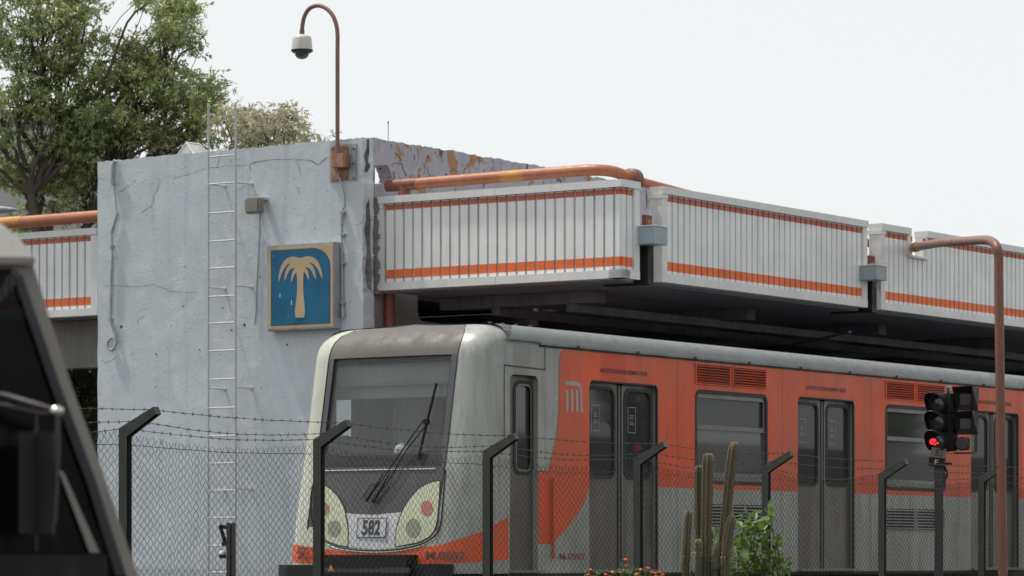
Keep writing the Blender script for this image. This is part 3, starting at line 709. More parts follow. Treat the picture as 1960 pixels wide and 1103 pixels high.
# ------------------------------------------------------------------ gutter boxes
def gutter_box(px0, px1, py0, py1, label, u_gap):
    t = thing('gutter_box', label, 'gutter box', (u_gap, VC - .1, CZ + 3.6), group='gutter boxes in the canopy gaps')
    uA, z1 = on_v(px1, py0, VC - .22); z0 = on_v(px1, py1, VC - .22)[1]
    uB = uA - .30
    b = MB(F); b.box((uB, VC - .22, z0), (uA, VC + .5, z1 - .015), .005); b.build('box_body', 'box_grey', t)
    b = MB(F); b.box((uB - .008, VC - .228, z1 - .013), (uA + .008, VC + .5, z1)); b.build('rim', 'frame_white', t)
    b = MB(F); b.box((u_gap - .11, VC - .02, CZ + 3.2), (u_gap + .02, VC + .6, z1 - .02)); b.build('backing', 'black', t)
    b = MB(F); b.box((u_gap - .05, VC + .05, z1 + .002), (u_gap + .10, VC + .1, z1 + .15)); b.box((u_gap - .16, VC + .25, z1 + .0), (u_gap + .08, VC + .3, z1 + .16)); b.build_each('rusty_beam_end', 'red_drain', t)
    b = MB(F)
    for k in range(9):
        x = u_gap - .12 + random.uniform(0, .2); y = VC - .12 + random.uniform(0, .3)
        b.tube([(x, y, z1 + .01), (x + random.uniform(-.16, .16), y + random.uniform(-.1, .1), z1 + random.uniform(.03, .1))], .004, 4)
    b.build('dry_straw', paint('straw%d' % px0, (.45, .35, .18), .8, amt=.2), t)
gutter_box(1240, 1278, 434, 470, 'blue grey gutter box between the corner fascia and the middle fascia', (ue1 + u2a) / 2)
gutter_box(1667, 1698, 509, 538, 'blue grey gutter box between the middle fascia and the rightmost fascia', (u2b + u3a) / 2)

# skylight and antenna
p = at(368, 293, 45.5)
t = thing('skylight', 'small pale pyramid skylight poking above the top of the blue wall', 'skylight', (p.x, p.y, 6.0), fr=I4)
b = MB(F); q = Fi @ p
zz = CZ + (HY - 275) / FPX * 45.5; z0 = CZ + (HY - 300) / FPX * 45.5
b.add([(q.x - .17, q.y - .17, z0), (q.x + .17, q.y - .17, z0), (q.x + .17, q.y + .12, z0), (q.x - .17, q.y + .12, z0), (q.x - .12, q.y, zz), (q.x + .12, q.y - .03, zz)],
      [(0, 1, 5, 4), (1, 2, 5), (2, 3, 4, 5), (3, 0, 4), (0, 1, 2, 3)]); b.build('glazing', 'skylight', t)
b = MB(F)
for a_, c_ in (((q.x - .17, q.y - .17, z0), (q.x - .12, q.y, zz)), ((q.x - .12, q.y, zz), (q.x - .17, q.y + .12, z0)), ((q.x - .12, q.y, zz), (q.x + .12, q.y - .03, zz)), ((q.x + .17, q.y - .17, z0), (q.x + .12, q.y - .03, zz)), ((q.x - .12, q.y, zz), (q.x, q.y - .17, z0))): b.tube([a_, c_], .012, 5)
b.build('glazing_bar', 'frame_white', t)
p = Fi @ at(743, 270, 43.5)
t = thing('antenna_rod', 'thin antenna rod standing above the peeling parapet wall', 'antenna', (p.x, p.y, CZ + 4.9))
b = MB(F); b.tube([(p.x, p.y, CZ + 4.3), (p.x, p.y, CZ + (HY - 236) / FPX * 43.5)], .006, 6); b.build('rod', 'galv', t)
b = MB(F); b.lathe((p.x, p.y, CZ + (HY - 236) / FPX * 43.5), [(.004, -.01), (.012, 0), (.012, .02), (.004, .03)], 8); b.build('tip', 'galv', t)
# ================================================================== METRO TRAIN
TR = thing('metro_train', 'orange and pale grey metro train with a dark raked cab front standing under the canopy', 'train', (0, 1.12, .25))
TWD = 2.25
def lerp_tab(tab, x):
    for (a, fa), (b_, fb) in zip(tab, tab[1:]):
        if x <= b_: return fa + (fb - fa) * (x - a) / (b_ - a)
    return tab[-1][1]
def uf(z):                       # front position against height above the eye
    base = lerp_tab([(-.5, -.93), (.03, -.90), (.35, -.855), (.60, -.80), (1.10, -.68), (1.6, -.585), (2.05, -.50), (2.4, -.43)], z)
    if z > 1.98:
        t = min(1, (z - 1.98) / .34); base += .36 * (1 - sqrt(max(0, 1 - t * t)))
    return base
def ins(z):
    if z <= 2.12: return .0 + .03 * max(0, (z - .9)) / 1.2 * 0
    t = min(1, (z - 2.12) / .20); return .20 * (1 - sqrt(max(0, 1 - t * t)))
US_ = -.12; RC = .33
def S(q, z, off=0.0):
    def base(q):
        f = uf(z); e = ins(z); r = RC * (1 + .1 * 0)
        if q <= 1: return Vector((US_ + (f + r - US_) * q, e, 0))
        if q <= 2:
            a = (q - 1) * pi / 2; return Vector((f + r - r * sin(a), e + r - r * cos(a), 0))
        if q <= 3:
            t = q - 2; return Vector((f - .035 * (1 - (2 * t - 1) ** 2), e + r + (TWD - 2 * (e + r)) * t, 0))
        if q <= 4:
            a = (q - 3) * pi / 2; return Vector((f + r - r * cos(a), TWD - e - r + r * sin(a), 0))
        t = q - 4; return Vector((f + r + (US_ - f - r) * t, TWD - e, 0))
    p = base(q)
    if off:
        a = base(max(0, q - .01)); b_ = base(min(5, q + .01)); d = (b_ - a).normalized()
        p = p + Vector((-d.y, d.x, 0)) * -off if False else p + Vector((d.y * -1, d.x, 0)) * off * (1 if (Vector((d.y * -1, d.x, 0)).dot(p - Vector((.3, TWD / 2, 0))) > 0) else -1)
    return Vector((p.x, p.y, CZ + z))
def inv(px, py):
    """photo pixel -> (q, z) on the front shell"""
    z = 1.0
    for _ in range(12):
        lo, hi = .0, 3.35
        for _ in range(30):
            m = (lo + hi) / 2
            if proj(S(m, z))[0] > px: lo = m
            else: hi = m
        p = F @ S(lo, z); z = (HY - py) / FPX * p.y
    return lo, z
def col_fill(b, lo, hi, off, n=24, rows=6, cyc=None):
    """fill between two polylines (lists of (q,z) ordered by q) on the shell"""
    q0 = max(lo[0][0], hi[0][0]); q1 = min(lo[-1][0], hi[-1][0])
    qs = sorted(set([q0 + (q1 - q0) * i / n for i in range(n + 1)] + [k for k in (1, 2, 3) if q0 < k < q1]))
    vs = []
    for q in qs:
        a = lerp_tab(lo, q); c = lerp_tab(hi, q); c = max(c, a + .0005)
        vs += [S(q, a + (c - a) * j / rows, off) for j in range(rows + 1)]
    m = rows + 1
    b.add(vs, [(i * m + j, (i + 1) * m + j, (i + 1) * m + j + 1, i * m + j + 1) for i in range(len(qs) - 1) for j in range(rows)], True)
    e = [i * m for i in range(len(qs))]
def tr_px(l): return sorted([inv(*p) for p in l])
# --- shell of the cab, with an opening for the windscreen
b = MB(F)
qs = [0, .25, .5, .75] + [1 + k / 12 for k in range(12)] + [2 + k / 16 for k in range(16)] + [3 + k / 12 for k in range(12)] + [4, 4.2, 4.45, 4.7, 5]
qL, qR = 2.045, 2.955
qs = sorted(set(qs + [qL, qR, 4.34, 4.58]))
ZW0, ZW1 = 1.03, 2.00
zs = [-.16, 0, .15, .3, .45, .6, .75, .86, ZW0, 1.2, 1.4, 1.6, 1.8, 1.95, ZW1, 2.05, 2.1, 2.13] + [2.12 + .2 * sin(radians(k * 9)) for k in range(1, 11)]
zs = sorted(zs)
# cab side opening on the far side and the cab door on the near side
n = len(qs)
def add_shell(b, sel):
    vs = [S(q, z) for z in zs for q in qs]; fs = []
    for j in range(len(zs) - 1):
        for i in range(n - 1):
            qm = (qs[i] + qs[i + 1]) / 2; zm = (zs[j] + zs[j + 1]) / 2
            if sel(qm, zm): fs.append((j * n + i, j * n + i + 1, (j + 1) * n + i + 1, (j + 1) * n + i))
    b.add(vs, fs, True)
is_win = lambda q, z: qL < q < qR and ZW0 < z < ZW1
is_mask = lambda q, z: 2 < q < 3 and z > .27
is_far_win = lambda q, z: False
is_cab_door = lambda q, z: False
pale = lambda q, z: 1 < q < 4 or q > 4
add_shell(b, lambda q, z: not is_win(q, z) and not is_mask(q, z) and not is_far_win(q, z) and q < 2.0)
b.mi = 1; add_shell(b, lambda q, z: not is_win(q, z) and not is_mask(q, z) and not is_far_win(q, z) and q > 2.0)
b.mi = 0
ring = [S(q, 2.32) for q in qs]; b.add(ring + [(US_, TWD / 2, CZ + 2.343)], [(i, i + 1, n) for i in range(n - 1)], True)
b.build('cab_shell', ['train_grey', 'train_pale'], TR)
b = MB(F); add_shell(b, lambda q, z: not is_win(q, z) and is_mask(q, z) and z < 2.0); b.build('front_mask', 'mask', TR)
b = MB(F); add_shell(b, lambda q, z: is_mask(q, z) and z > 2.0)
nb = len(ring); b.build('roof_visor', 'visor', TR)
# outline groove between mask and pale shell
b = MB(F)
for q in (2.0, 3.0):
    b.tube([S(q, .28 + (2.3 - .28) * i / 30, .002) for i in range(31)], .006, 5)
b.build('mask_gasket', 'rubber', TR)
ws = thing('windscreen', None, None, (0, 1.12, 2)); 
bpy.data.objects.remove(ws)
b = MB(F)
vs = []; qq = [qL + (qR - qL) * i / 16 for i in range(17)]; zz_ = [ZW0 + (ZW1 - ZW0) * j / 6 for j in range(7)]
vs = [S(q, z, -.03) for z in zz_ for q in qq]
b.add(vs, [(j * 17 + i, j * 17 + i + 1, (j + 1) * 17 + i + 1, (j + 1) * 17 + i) for j in range(6) for i in range(16)], True)
wsh = b.build('windscreen', 'glass_front', TR)
b = MB(F)
rim = [(q, ZW0) for q in qq] + [(qR, z) for z in zz_[1:]] + [(q, ZW1) for q in qq[::-1][1:]] + [(qL, z) for z in zz_[::-1][1:-1]]
o_ = [S(q, z, .002) for q, z in rim]; i_ = [S(q, z, -.035) for q, z in rim]; k = len(rim)
b.add(o_ + i_, [(i, (i + 1) % k, k + (i + 1) % k, k + i) for i in range(k)]); b.build('gasket', 'rubber', wsh)
b = MB(F); b.tube([S(2 + i / 16, .865, .006) for i in range(1, 16)], .0075, 6); b.build('trim_strip', paint('trim_pink', (.55, .45, .40), .4, amt=.3), TR)
b = MB(F)
lo = [(2.03, .90), (2.97, .90)]; hi = [(2.03, 1.015), (2.97, 1.015)]; col_fill(b, lo, hi, .002, 16, 2); b.build('lower_band', 'rubber', TR)
# interior of the cab
b = MB(F)
b.box((.95, .06, CZ - .1), (1.0, TWD - .06, CZ + 1.62)); b.mi = 0; b.box((.95, .06, CZ + 1.62), (1.0, TWD - .06, CZ + 2.2))
b.build('bulkhead', 'cab_inside', TR)
b = MB(F); b.box((.93, .75, CZ + .2), (.947, 1.35, CZ + 1.75)); b.build('bulkhead_door', paint('cab_door_in', (.28, .30, .30), .6, amt=.4), TR)
b = MB(F); b.box((-.5, .3, CZ + .55), (-.05, TWD - .3, CZ + .98), .03); b.build('driver_desk', 'cab_dark', TR)
b = MB(F); b.box((-.36, .30, CZ + 1.74), (-.3, TWD - .30, CZ + 1.94), .01); b.box((-.36, .30, CZ + 1.725), (-.28, TWD - .30, CZ + 1.738)); b.box((-.30, .2, CZ + 1.60), (-.2, TWD - .2, CZ + 1.72)); b.build('destination_box', paint('blind', (.32, .33, .30), .5, amt=.3), TR)
b = MB(F); b.box((-.28, .10, CZ - .12), (.95, TWD - .1, CZ - .08)); b.box((-.1, .1, CZ + 2.06), (.95, TWD - .1, CZ + 2.1)); b.build('cab_floor_and_ceiling', 'cab_dark', TR)
q_ = inv(740, 858); p = S(*q_) + Vector((.25, 0, 0))
b = MB(F); b.lathe((p.x, p.y, p.z - .03), [(.075 * sin(radians(a)), -.085 * cos(radians(a))) for a in range(8, 181, 16)], 16); b.lathe((p.x, p.y, p.z - .2), [(.02, 0), (.02, .1)], 8); b.build('round_light', 'cream', TR)
q_ = inv(748, 741); p = S(*q_) + Vector((.4, 0, 0))
b = MB(F); b.box((p.x, p.y - .055, p.z - .008), (p.x + .02, p.y + .055, p.z + .008)); b.build('ceiling_lamp', 'cab_lamp', TR)
# --- orange band round the front
b = MB(F)
hi = tr_px([(572, 1043), (605, 1048), (650, 1055), (700, 1058), (750, 1055), (800, 1048), (850, 1041), (900, 1025), (940, 1008)])
lo = tr_px([(572, 1077), (620, 1079), (700, 1080), (800, 1080), (860, 1078), (940, 1074)])
hi.insert(0, (0, on_v(975, 990, 0)[1] - CZ)); lo.insert(0, (0, on_v(975, 1070, 0)[1] - CZ))
hi.append((4.5, hi[-1][1] + .02)); lo.append((4.5, lo[-1][1]))
col_fill(b, lo, hi, .003, 60, 3); b.build('orange_band', 'train_orange', TR)
# --- white panel and plate
b = MB(F)
c0 = tr_px([(655, 1042), (670, 1047), (720, 1052), (770, 1048), (790, 1042)]); c1 = tr_px([(655, 978), (665, 983), (712, 986), (765, 981), (790, 972)])
col_fill(b, c0, c1, .003, 16, 3); b.build('white_panel', 'plate_white', TR)
def shell_poly(b, pts_px, off, n=20):
    """closed outline in photo pixels laid on the shell as columns"""
    P = [inv(*p) for p in pts_px]; q0 = min(p[0] for p in P); q1 = max(p[0] for p in P); lo = []; hi = []
    for i in range(n + 1):
        q = q0 + (q1 - q0) * min(max(i / n, .001), .999); zs_ = []
        for (a, b_) in zip(P, P[1:] + P[:1]):
            if (a[0] - q) * (b_[0] - q) <= 0 and a[0] != b_[0]: zs_.append(a[1] + (b_[1] - a[1]) * (q - a[0]) / (b_[0] - a[0]))
        if len(zs_) >= 2: lo.append((q, min(zs_))); hi.append((q, max(zs_)))
    col_fill(b, lo, hi, off, n, 4)
def grow(pts, k):
    cx = sum(p[0] for p in pts) / len(pts); cy = sum(p[1] for p in pts) / len(pts); out = []
    for x, y in pts:
        d = math.hypot(x - cx, y - cy); out.append((x + (x - cx) / d * k, y + (y - cy) / d * k))
    return out
def disc_px(cx, cy, r, k=20): return [(cx + r * .92 * cos(2 * pi * i / k), cy + r * 1.12 * sin(2 * pi * i / k)) for i in range(k)]
def smooth2(pts, n=5):
    P = pts; out = []; m = len(P)
    for i in range(m):
        p0, p1, p2, p3 = P[i - 1], P[i], P[(i + 1) % m], P[(i + 2) % m]
        for k in range(n):
            t = k / n
            out.append(tuple(.5 * ((2 * p1[j]) + (-p0[j] + p2[j]) * t + (2 * p0[j] - 5 * p1[j] + 4 * p2[j] - p3[j]) * t * t + (-p0[j] + 3 * p1[j] - 3 * p2[j] + p3[j]) * t ** 3) for j in (0, 1)))
    return out
RL = [(843, 922), (838, 921.5), (822, 925), (803, 936), (787, 953), (773, 975), (763, 1000), (758, 1025), (756.5, 1046), (775, 1043), (800, 1038), (820, 1029), (832, 1015), (837, 995), (840, 960)]
LL = [(601, 925), (606, 925), (620, 929), (634, 937), (647, 951), (658, 970), (664, 995), (667, 1020), (666, 1046), (648, 1043), (628, 1036), (612, 1025), (604, 1008), (600, 985), (600, 950)]
for i, (L_, dr, dg) in enumerate(((RL, (818, 973, 13), (792, 1011, 16)), (LL, (622, 974, 11), (641, 1012, 14)))):
    b = MB(F); shell_poly(b, L_, .0075, 36); hlm = b.build('headlight', 'lamp_cream', TR)
    b = MB(F); shell_poly(b, grow(L_, 2.6), .005, 36); b.build('gasket', 'rubber', hlm)
    b = MB(F); shell_poly(b, disc_px(*dr), .010, 20); b.build('tail_lens', 'lamp_red', hlm)
    b = MB(F); shell_poly(b, disc_px(*dg), .010, 20); b.build('head_lens', 'lamp_glass', hlm)
# curved line beneath the mask
b = MB(F)
for off_, y_ in ((0, 0),):
    pth = [(598, 930), (595, 960), (596, 990), (603, 1015), (618, 1033), (645, 1046), (680, 1052), (720, 1054), (765, 1051), (805, 1042), (830, 1028), (843, 1005), (848, 960), (853, 899)]
    b.tube(smooth_path([S(*inv(*p_), .006) for p_ in pth], 4), .007, 6)
b.build('lower_gasket', 'rubber', TR)
b = MB(F); b.tube(smooth_path([S(*inv(*p_), .006) for p_ in [(625, 1041), (645, 1050), (680, 1055.5), (720, 1057.5), (765, 1054.5), (808, 1045), (834, 1030)]], 4), .006, 6); b.build('lower_bead', 'train_pale', TR)
# number plate 582
def shell_frame(px, py, off):
    q, z = inv(px, py); o = S(q, z, off); x = S(q - .03, z, off) - S(q + .03, z, off); y = S(q, z + .05, off) - S(q, z - .05, off); return frame(o, x, y)
pf = shell_frame(683, 1029, .006)
b = MB(F @ pf); W2, H2 = .36, .195
b.box((0, 0, 0), (W2, H2, .004)); npl = b.build('number_plate', 'plate_white', TR)
b = MB(F @ pf)
for (a, c) in (((0, 0), (W2, .006)), ((0, H2 - .006), (W2, H2)), ((0, .0061), (.006, H2 - .0061)), ((W2 - .006, .0061), (W2, H2 - .0061))): b.box((*a, .004), (*c, .006))
b.build('plate_border', 'ink', npl)
fm = F @ pf @ Matrix.Translation((.065, .020, .0045)); text('number_lettering', '582', 'ink', npl, fm, width=.225, height=.155, bold=.035, spacing=1.02)
text('number_lettering', 'M.0582', 'ink_faded', TR, F @ shell_frame(816, 1071, .012) @ Matrix.Rotation(0, 4, 'Z'), width=.44, height=.078, bold=.02)
text('number_lettering', '582', 'ink_faded', TR, F @ shell_frame(571, 1070, .012), width=.20, height=.12, bold=.02)

# --- near side
def ux(px, v=0.0): return on_v(px, 900, v)[0]
cd0, cd1 = ux(976), ux(1030)
D = [(ux(1128), ux(1261)), (ux(1527), ux(1637))]
per = D[1][0] - D[0][0]; D = [(D[0][0] + per * k, D[0][0] + per * k + 1.33) for k in range(4)]
Wd = [(ux(1333) + per * k, ux(1333) + per * k + 1.50) for k in range(3)]
ZD0, ZD1 = -.13, on_v(1130, 728, 0)[1] - CZ
ZWn0, ZWn1 = .82, on_v(1334, 750, 0)[1] - CZ
ZO = on_v(1265, 933, 0)[1] - CZ
ZCD = on_v(990, 717, 0)[1] - CZ
ZT_ = 2.12; UE = 17.6
holes = [(cd0, cd1, ZD0, ZCD)] + [(a, b_, ZD0, ZD1) for a, b_ in D] + [(a, b_, ZWn0, ZWn1) for a, b_ in Wd]
ub = sorted(set([US_, UE, D[0][0]] + [x for h_ in holes for x in h_[:2]])); zb_ = sorted(set([-.16, ZT_, ZO] + [x for h_ in holes for x in h_[2:]]))
fw0, fw1 = on_v(644, 800, TWD)[0], on_v(672, 800, TWD)[0]; fwz0, fwz1 = on_v(656, 835, TWD)[1] - CZ, on_v(656, 750, TWD)[1] - CZ; print('farwin', fw0, fw1, fwz0, fwz1, US_)
ub = sorted(set(ub + [fw0, fw1])); zb_ = sorted(set(zb_ + [fwz0, fwz1]))
for side in (0, 1):
    b = MB(F); yy = 0 if side == 0 else TWD
    for i in range(len(ub) - 1):
        for j in range(len(zb_) - 1):
            um, zm = (ub[i] + ub[i + 1]) / 2, (zb_[j] + zb_[j + 1]) / 2
            if any(h_[0] < um < h_[1] and h_[2] < zm < h_[3] for h_ in (holes if side == 0 else [(fw0, fw1, fwz0, fwz1)])): continue
            b.mi = 1 if (um > D[0][0] and zm > ZO) else 0
            b.add([(ub[i], yy, CZ + zb_[j]), (ub[i + 1], yy, CZ + zb_[j]), (ub[i + 1], yy, CZ + zb_[j + 1]), (ub[i], yy, CZ + zb_[j + 1])], [(0, 1, 2, 3)])
    if side == 0:      # rounded corners of the openings
        for (a, c, z0, z1) in holes:
            r = .07 if z0 < 0 else .06
            for (cx, sx, cz, sz) in ((a, 1, z1, -1), (c, -1, z1, -1)) + (((a, 1, z0, 1), (c, -1, z0, 1)) if z0 > 0 else ()):
                arc = [(cx + sx * r * (1 - cos(radians(t))), cz + sz * r * (1 - sin(radians(t)))) for t in range(0, 91, 15)]
                b.mi = 1 if (a >= D[0][0] - .01) else 0
                b.add([(cx, 0, CZ + cz)] + [(p[0], 0, CZ + p[1]) for p in arc], [(0, i, i + 1) for i in range(1, len(arc))])
            b.mi = 0     # reveal
            hp = [(a, z0), (c, z0), (c, z1), (a, z1)]
            b.add([(p[0], 0, CZ + p[1]) for p in hp] + [(p[0], .07, CZ + p[1]) for p in hp], [(i, (i + 1) % 4, 4 + (i + 1) % 4, 4 + i) for i in range(4)])
    b.build('side_wall', ['train_grey', 'train_orange'], TR)
b = MB(F); b.box((US_, .002, CZ - .19), (UE, TWD - .002, CZ - .161)); b.build('floor_pan', 'black', TR)
b = MB(F); b.box((UE - .02, .01, CZ - .15), (UE, TWD - .01, CZ + 2.1)); b.build('end_wall', 'train_grey', TR)
# roof
b = MB(F); prof = [(.0, 2.12)] + [(.20 * (1 - cos(radians(t))), 2.12 + .20 * sin(radians(t))) for t in range(9, 91, 9)] + [(.7, 2.333), (TWD / 2, 2.345)]
prof = prof + [(TWD - p[0], p[1]) for p in prof[::-1][1:]]
m = len(prof); us = [US_ + .002] + [1.1 + k * 1.65 for k in range(10)] + [UE]
b.add([(u, p[0], CZ + p[1]) for u in us for p in prof], [(i * m + j, i * m + j + 1, (i + 1) * m + j + 1, (i + 1) * m + j) for i in range(len(us) - 1) for j in range(m - 1)], True)
b.build('roof', 'train_roof', TR)
b = MB(F); b.box((cd1 + .02, -.022, CZ + 2.128), (UE, .0, CZ + 2.148)); b.box((cd0 - .08, -.02, CZ + 2.15), (cd1 + .01, -.002, CZ + 2.168)); b.build('rain_gutter', 'alu', TR)
b = MB(F); b.box((cd1 + .02, -.008, CZ + 2.108), (UE, -.001, CZ + 2.127)); b.build('gutter_seal', 'rubber', TR)
b = MB(F)
for k in range(9):
    u = 1.9 + k * 1.6; b.box((u, .04, CZ + 2.22), (u + .05, .07, CZ + 2.245))
for px, py in ((935, 626), (960, 625), (985, 625), (1012, 625)):
    u, z = on_v(px, py, .25); b.box((u - .02, .22, CZ + 2.325), (u + .02, .25, CZ + 2.338), .004)
b.build_each('roof_stud', 'train_roof', TR)
# black seam lines by the cab door
def ribbon(b, pts, wd, y=-.002):
    for (a, c) in zip(pts, pts[1:]):
        d = Vector((c[0] - a[0], c[1] - a[1])); L = d.length; d /= L; n_ = Vector((-d.y, d.x)) * wd / 2; a = Vector(a) - d * wd * .45; c = Vector(c) + d * wd * .45
        b.add([(a.x + n_.x, y, a.y + n_.y), (c.x + n_.x, y, c.y + n_.y), (c.x - n_.x, y, c.y - n_.y), (a.x - n_.x, y, a.y - n_.y)], [(0, 1, 2, 3)])
b = MB(F)
z705 = on_v(1000, 702, 0)[1]; ul, ur = ux(965), ux(1043)
ribbon(b, [(ul, CZ + 1.1), (ul, z705), (ur, z705 - .012), (ur, CZ + 2.10)], .016)
b.build('seam_line', 'ink', TR)
b = MB(F)
ribbon(b, [(ux(1044), CZ - .1), (ux(1044), z705 - .03)], .006, -.0022); ribbon(b, [(ux(966), CZ + 2.14), (ux(966), z705)], .004, -.0022); b.build('panel_joint', 'emblem_grey', TR)
b = MB(F); b.tube([(ux(1055), -.03, on_v(1055, 915, 0)[1]), (ux(1055), -.03, on_v(1055, 1070, 0)[1])], .016, 8); b.build('grab_rail', 'train_orange', TR)
# big orange swoosh in front of the first door
b = MB(F)
Lx = [(1030, 901, 1041), (1050, 901, 1041), (1053, 885, 1041), (1057, 869, 1040), (1065, 828, 1034), (1069, 782, 1029), (1069.5, 700, 1028), (1073, 675, 1024), (1080, 666, 1016), (1087, 663.5, 1008), (1096, 663.5, 997), (1108, 665, 980), (1119, 666.5, 960), (1127.5, 667.5, 932)]
cols_ = []
for (px, yt, yb) in Lx: cols_.append((ux(px), min(on_v(px, yt, 0)[1], CZ + 2.105), on_v(px, yb, 0)[1]))
for (a, c) in zip(cols_, cols_[1:]):
    b.add([(a[0], -.003, a[2]), (c[0], -.003, c[2]), (c[0], -.003, c[1]), (a[0], -.003, a[1])], [(0, 1, 2, 3)])
b.build('orange_swoosh', 'train_orange', TR, wire_fix=False)
b = MB(F)
cc = [(ux(940), on_v(940, 1008, 0)[1], on_v(940, 1074, 0)[1])]
b.add([(US_, -.003, on_v(965, 996, 0)[1]), (cd0 - .03, -.003, on_v(974, 990, 0)[1]), (cd0 - .03, -.003, on_v(975, 1070, 0)[1]), (US_, -.003, on_v(965, 1071, 0)[1])], [(0, 1, 2, 3)])
b.build('orange_band_end', 'train_orange', TR, wire_fix=False)
def shape_side(b, pts, off, th=.003): b.plate([[(on_v(x, y, 0)[0], on_v(x, y, 0)[1]) for x, y in pts]], lambda x, z, d: (x, -off - d, z), 0, th)
# emblem: three bars and a hooked bar
E = lambda x, y: (1040 + x / 5.0125, 680 + y / 5.0125)
b = MB(F)
for x in (208, 256, 303):
    shape_side(b, [E(x, 328), E(x + 12, 330), E(x + 22, 340), E(x + 25, 360), E(x + 27, 543), E(x + 7, 541), E(x + 4, 350)], .0035)
shape_side(b, [E(*p) for p in ((208, 247), (310, 256), (335, 264), (352, 282), (362, 310), (367, 345), (375, 548), (351, 546), (347, 350), (342, 325), (332, 308), (315, 297), (208, 288))], .0035)
b.build('emblem', 'emblem_grey', TR)
# side lettering
for k in range(4):
    p0 = on_v(1148, 712, 0); x0 = D[k][0] + (p0[0] - D[0][0])
    text('door_notice', 'ANTES DE ENTRAR PERMITA SALIR', 'ink_faded' if k else 'ink', TR, F @ frame((x0, -.004, p0[1] - .005), (1, 0, 0), (0, 0, 1)), width=.92, height=.046, bold=.012)
p0 = on_v(1071, 1071, 0); text('car_lettering', 'M.0582', 'ink_red', TR, F @ frame((p0[0], -.004, p0[1]), (1, 0, 0), (0, 0, 1)), width=.46, height=.066, bold=.006)
# cab door
def door_leaf(name, a, c, z0, z1, wx0, wx1, wz0, wz1, y, mats, side_dark=False, sticker=False, sub='passenger'):
    b = MB(F); outer_ = rrect(a, CZ + z0, c, CZ + z1, .04, corners=(0, 0, 1, 1)) ; win = rrect(wx0, CZ + wz0, wx1, CZ + wz1, .09)
    b.plate([outer_, win], lambda x, z, d: (x, y + d, z), 0, .03); dl = b.build(name, mats, TR)
    b = MB(F); gi = rrect(wx0 + .012, CZ + wz0 + .012, wx1 - .012, CZ + wz1 - .012, .078); b.plate([rrect(wx0 - .022, CZ + wz0 - .022, wx1 + .022, CZ + wz1 + .022, .11), gi], lambda x, z, d: (x, y - .008 + d, z), 0, .0075); b.build('gasket', 'rubber', dl)
    if sub == 'cab':
        b = MB(F); b.plate([gi, rrect(wx0 + .03, CZ + wz0 + .03, wx1 - .03, CZ + wz1 - .03, .06)], lambda x, z, d: (x, y - .012 + d, z), 0, .006); b.build('window_frame', 'alu', dl)
    b = MB(F); b.plate([rrect(wx0, CZ + wz0, wx1, CZ + wz1, .09)], lambda x, z, d: (x, y + .012 + d, z), 0, .006); b.build('pane', 'glass_side' if sub == 'passenger' else 'glass_dark', dl)
    if sticker:
        b = MB(F); sx, sz = sticker; sw_, sh = .155, .27
        for (u0, w0, u1, w1) in ((0, 0, sw_, .006), (0, sh - .006, sw_, sh), (0, .0062, .006, sh - .0062), (sw_ - .006, .0062, sw_, sh - .0062)): b.box((sx + u0, y + .009, sz + w0), (sx + u1, y + .0115, sz + w1))
        for r_ in range(7):
            if r_ == 3: continue
            w3 = .09 - .03 * (r_ % 3 == 2); zz3 = sz + .085 + r_ * .016; b.box((sx + sw_ / 2 - w3 / 2, y + .009, zz3), (sx + sw_ / 2 + w3 / 2, y + .0115, zz3 + .005))
        b.build('notice_sticker', 'sticker', dl)
    return dl
cdy = .065
door_leaf('cab_door', cd0 + .004, cd1 - .004, ZD0, ZCD - .01, ux(985, .06), ux(1018, .06), on_v(1000, 905, .06)[1] - CZ, on_v(1000, 733, .06)[1] - CZ, cdy, 'door_steel', sub='cab')
b = MB(F); b.box((cd0 - .0, .0, CZ - .155), (cd1 + .02, -.05, CZ - .135)); b.build('cab_step', 'alu', TR)
for k, (a, c) in enumerate(D):
    mid = (a + c) / 2
    zt0, zt1 = .83, ZD1 - .07
    for s_ in (0, 1):
        x0, x1 = (a + .004, mid - .045) if s_ == 0 else (mid + .045, c - .004)
        stx = (x0 + .13, CZ + 1.30)
        door_leaf('passenger_door', x0, x1, ZD0, ZD1 - .008, x0 + .055, x1 - .07, zt0, zt1, .055, 'door_steel', sticker=stx)
    b = MB(F); b.box((mid - .043, .05, CZ + ZD0), (mid + .043, .075, CZ + ZD1 - .03)); b.build('door_seal', 'rubber', TR)
    b = MB(F); b.box((mid - .036, .042, CZ + ZD0), (mid - .02, .052, CZ + ZD1 - .03)); b.box((mid + .02, .042, CZ + ZD0), (mid + .036, .052, CZ + ZD1 - .03)); b.build_each('door_edge_trim', 'alu', TR)
    b = MB(F); b.plate([rrect(a - .005, CZ + ZD0, c + .005, CZ + ZD1, .07, corners=(0, 0, 1, 1)), rrect(a + .022, CZ + ZD0 + .0, c - .022, CZ + ZD1 - .022, .055, corners=(0, 0, 1, 1))][:1] and [[(c + .004, CZ + ZD0), (c + .004, CZ + ZD1 - .05), (c - .03, CZ + ZD1 + .004), (a + .05, CZ + ZD1 + .004), (a + .05, CZ + ZD1 - .012), (c - .04, CZ + ZD1 - .012), (c - .022, CZ + ZD1 - .05), (c - .022, CZ + ZD0)]], lambda x, z, d: (x, -.003 + d, z), 0, .02); b.build('door_surround', 'rubber', TR)
    b = MB(F); b.box((a, -.05, CZ - .158), (c, .0, CZ - .135)); b.build('door_sill', 'alu', TR)
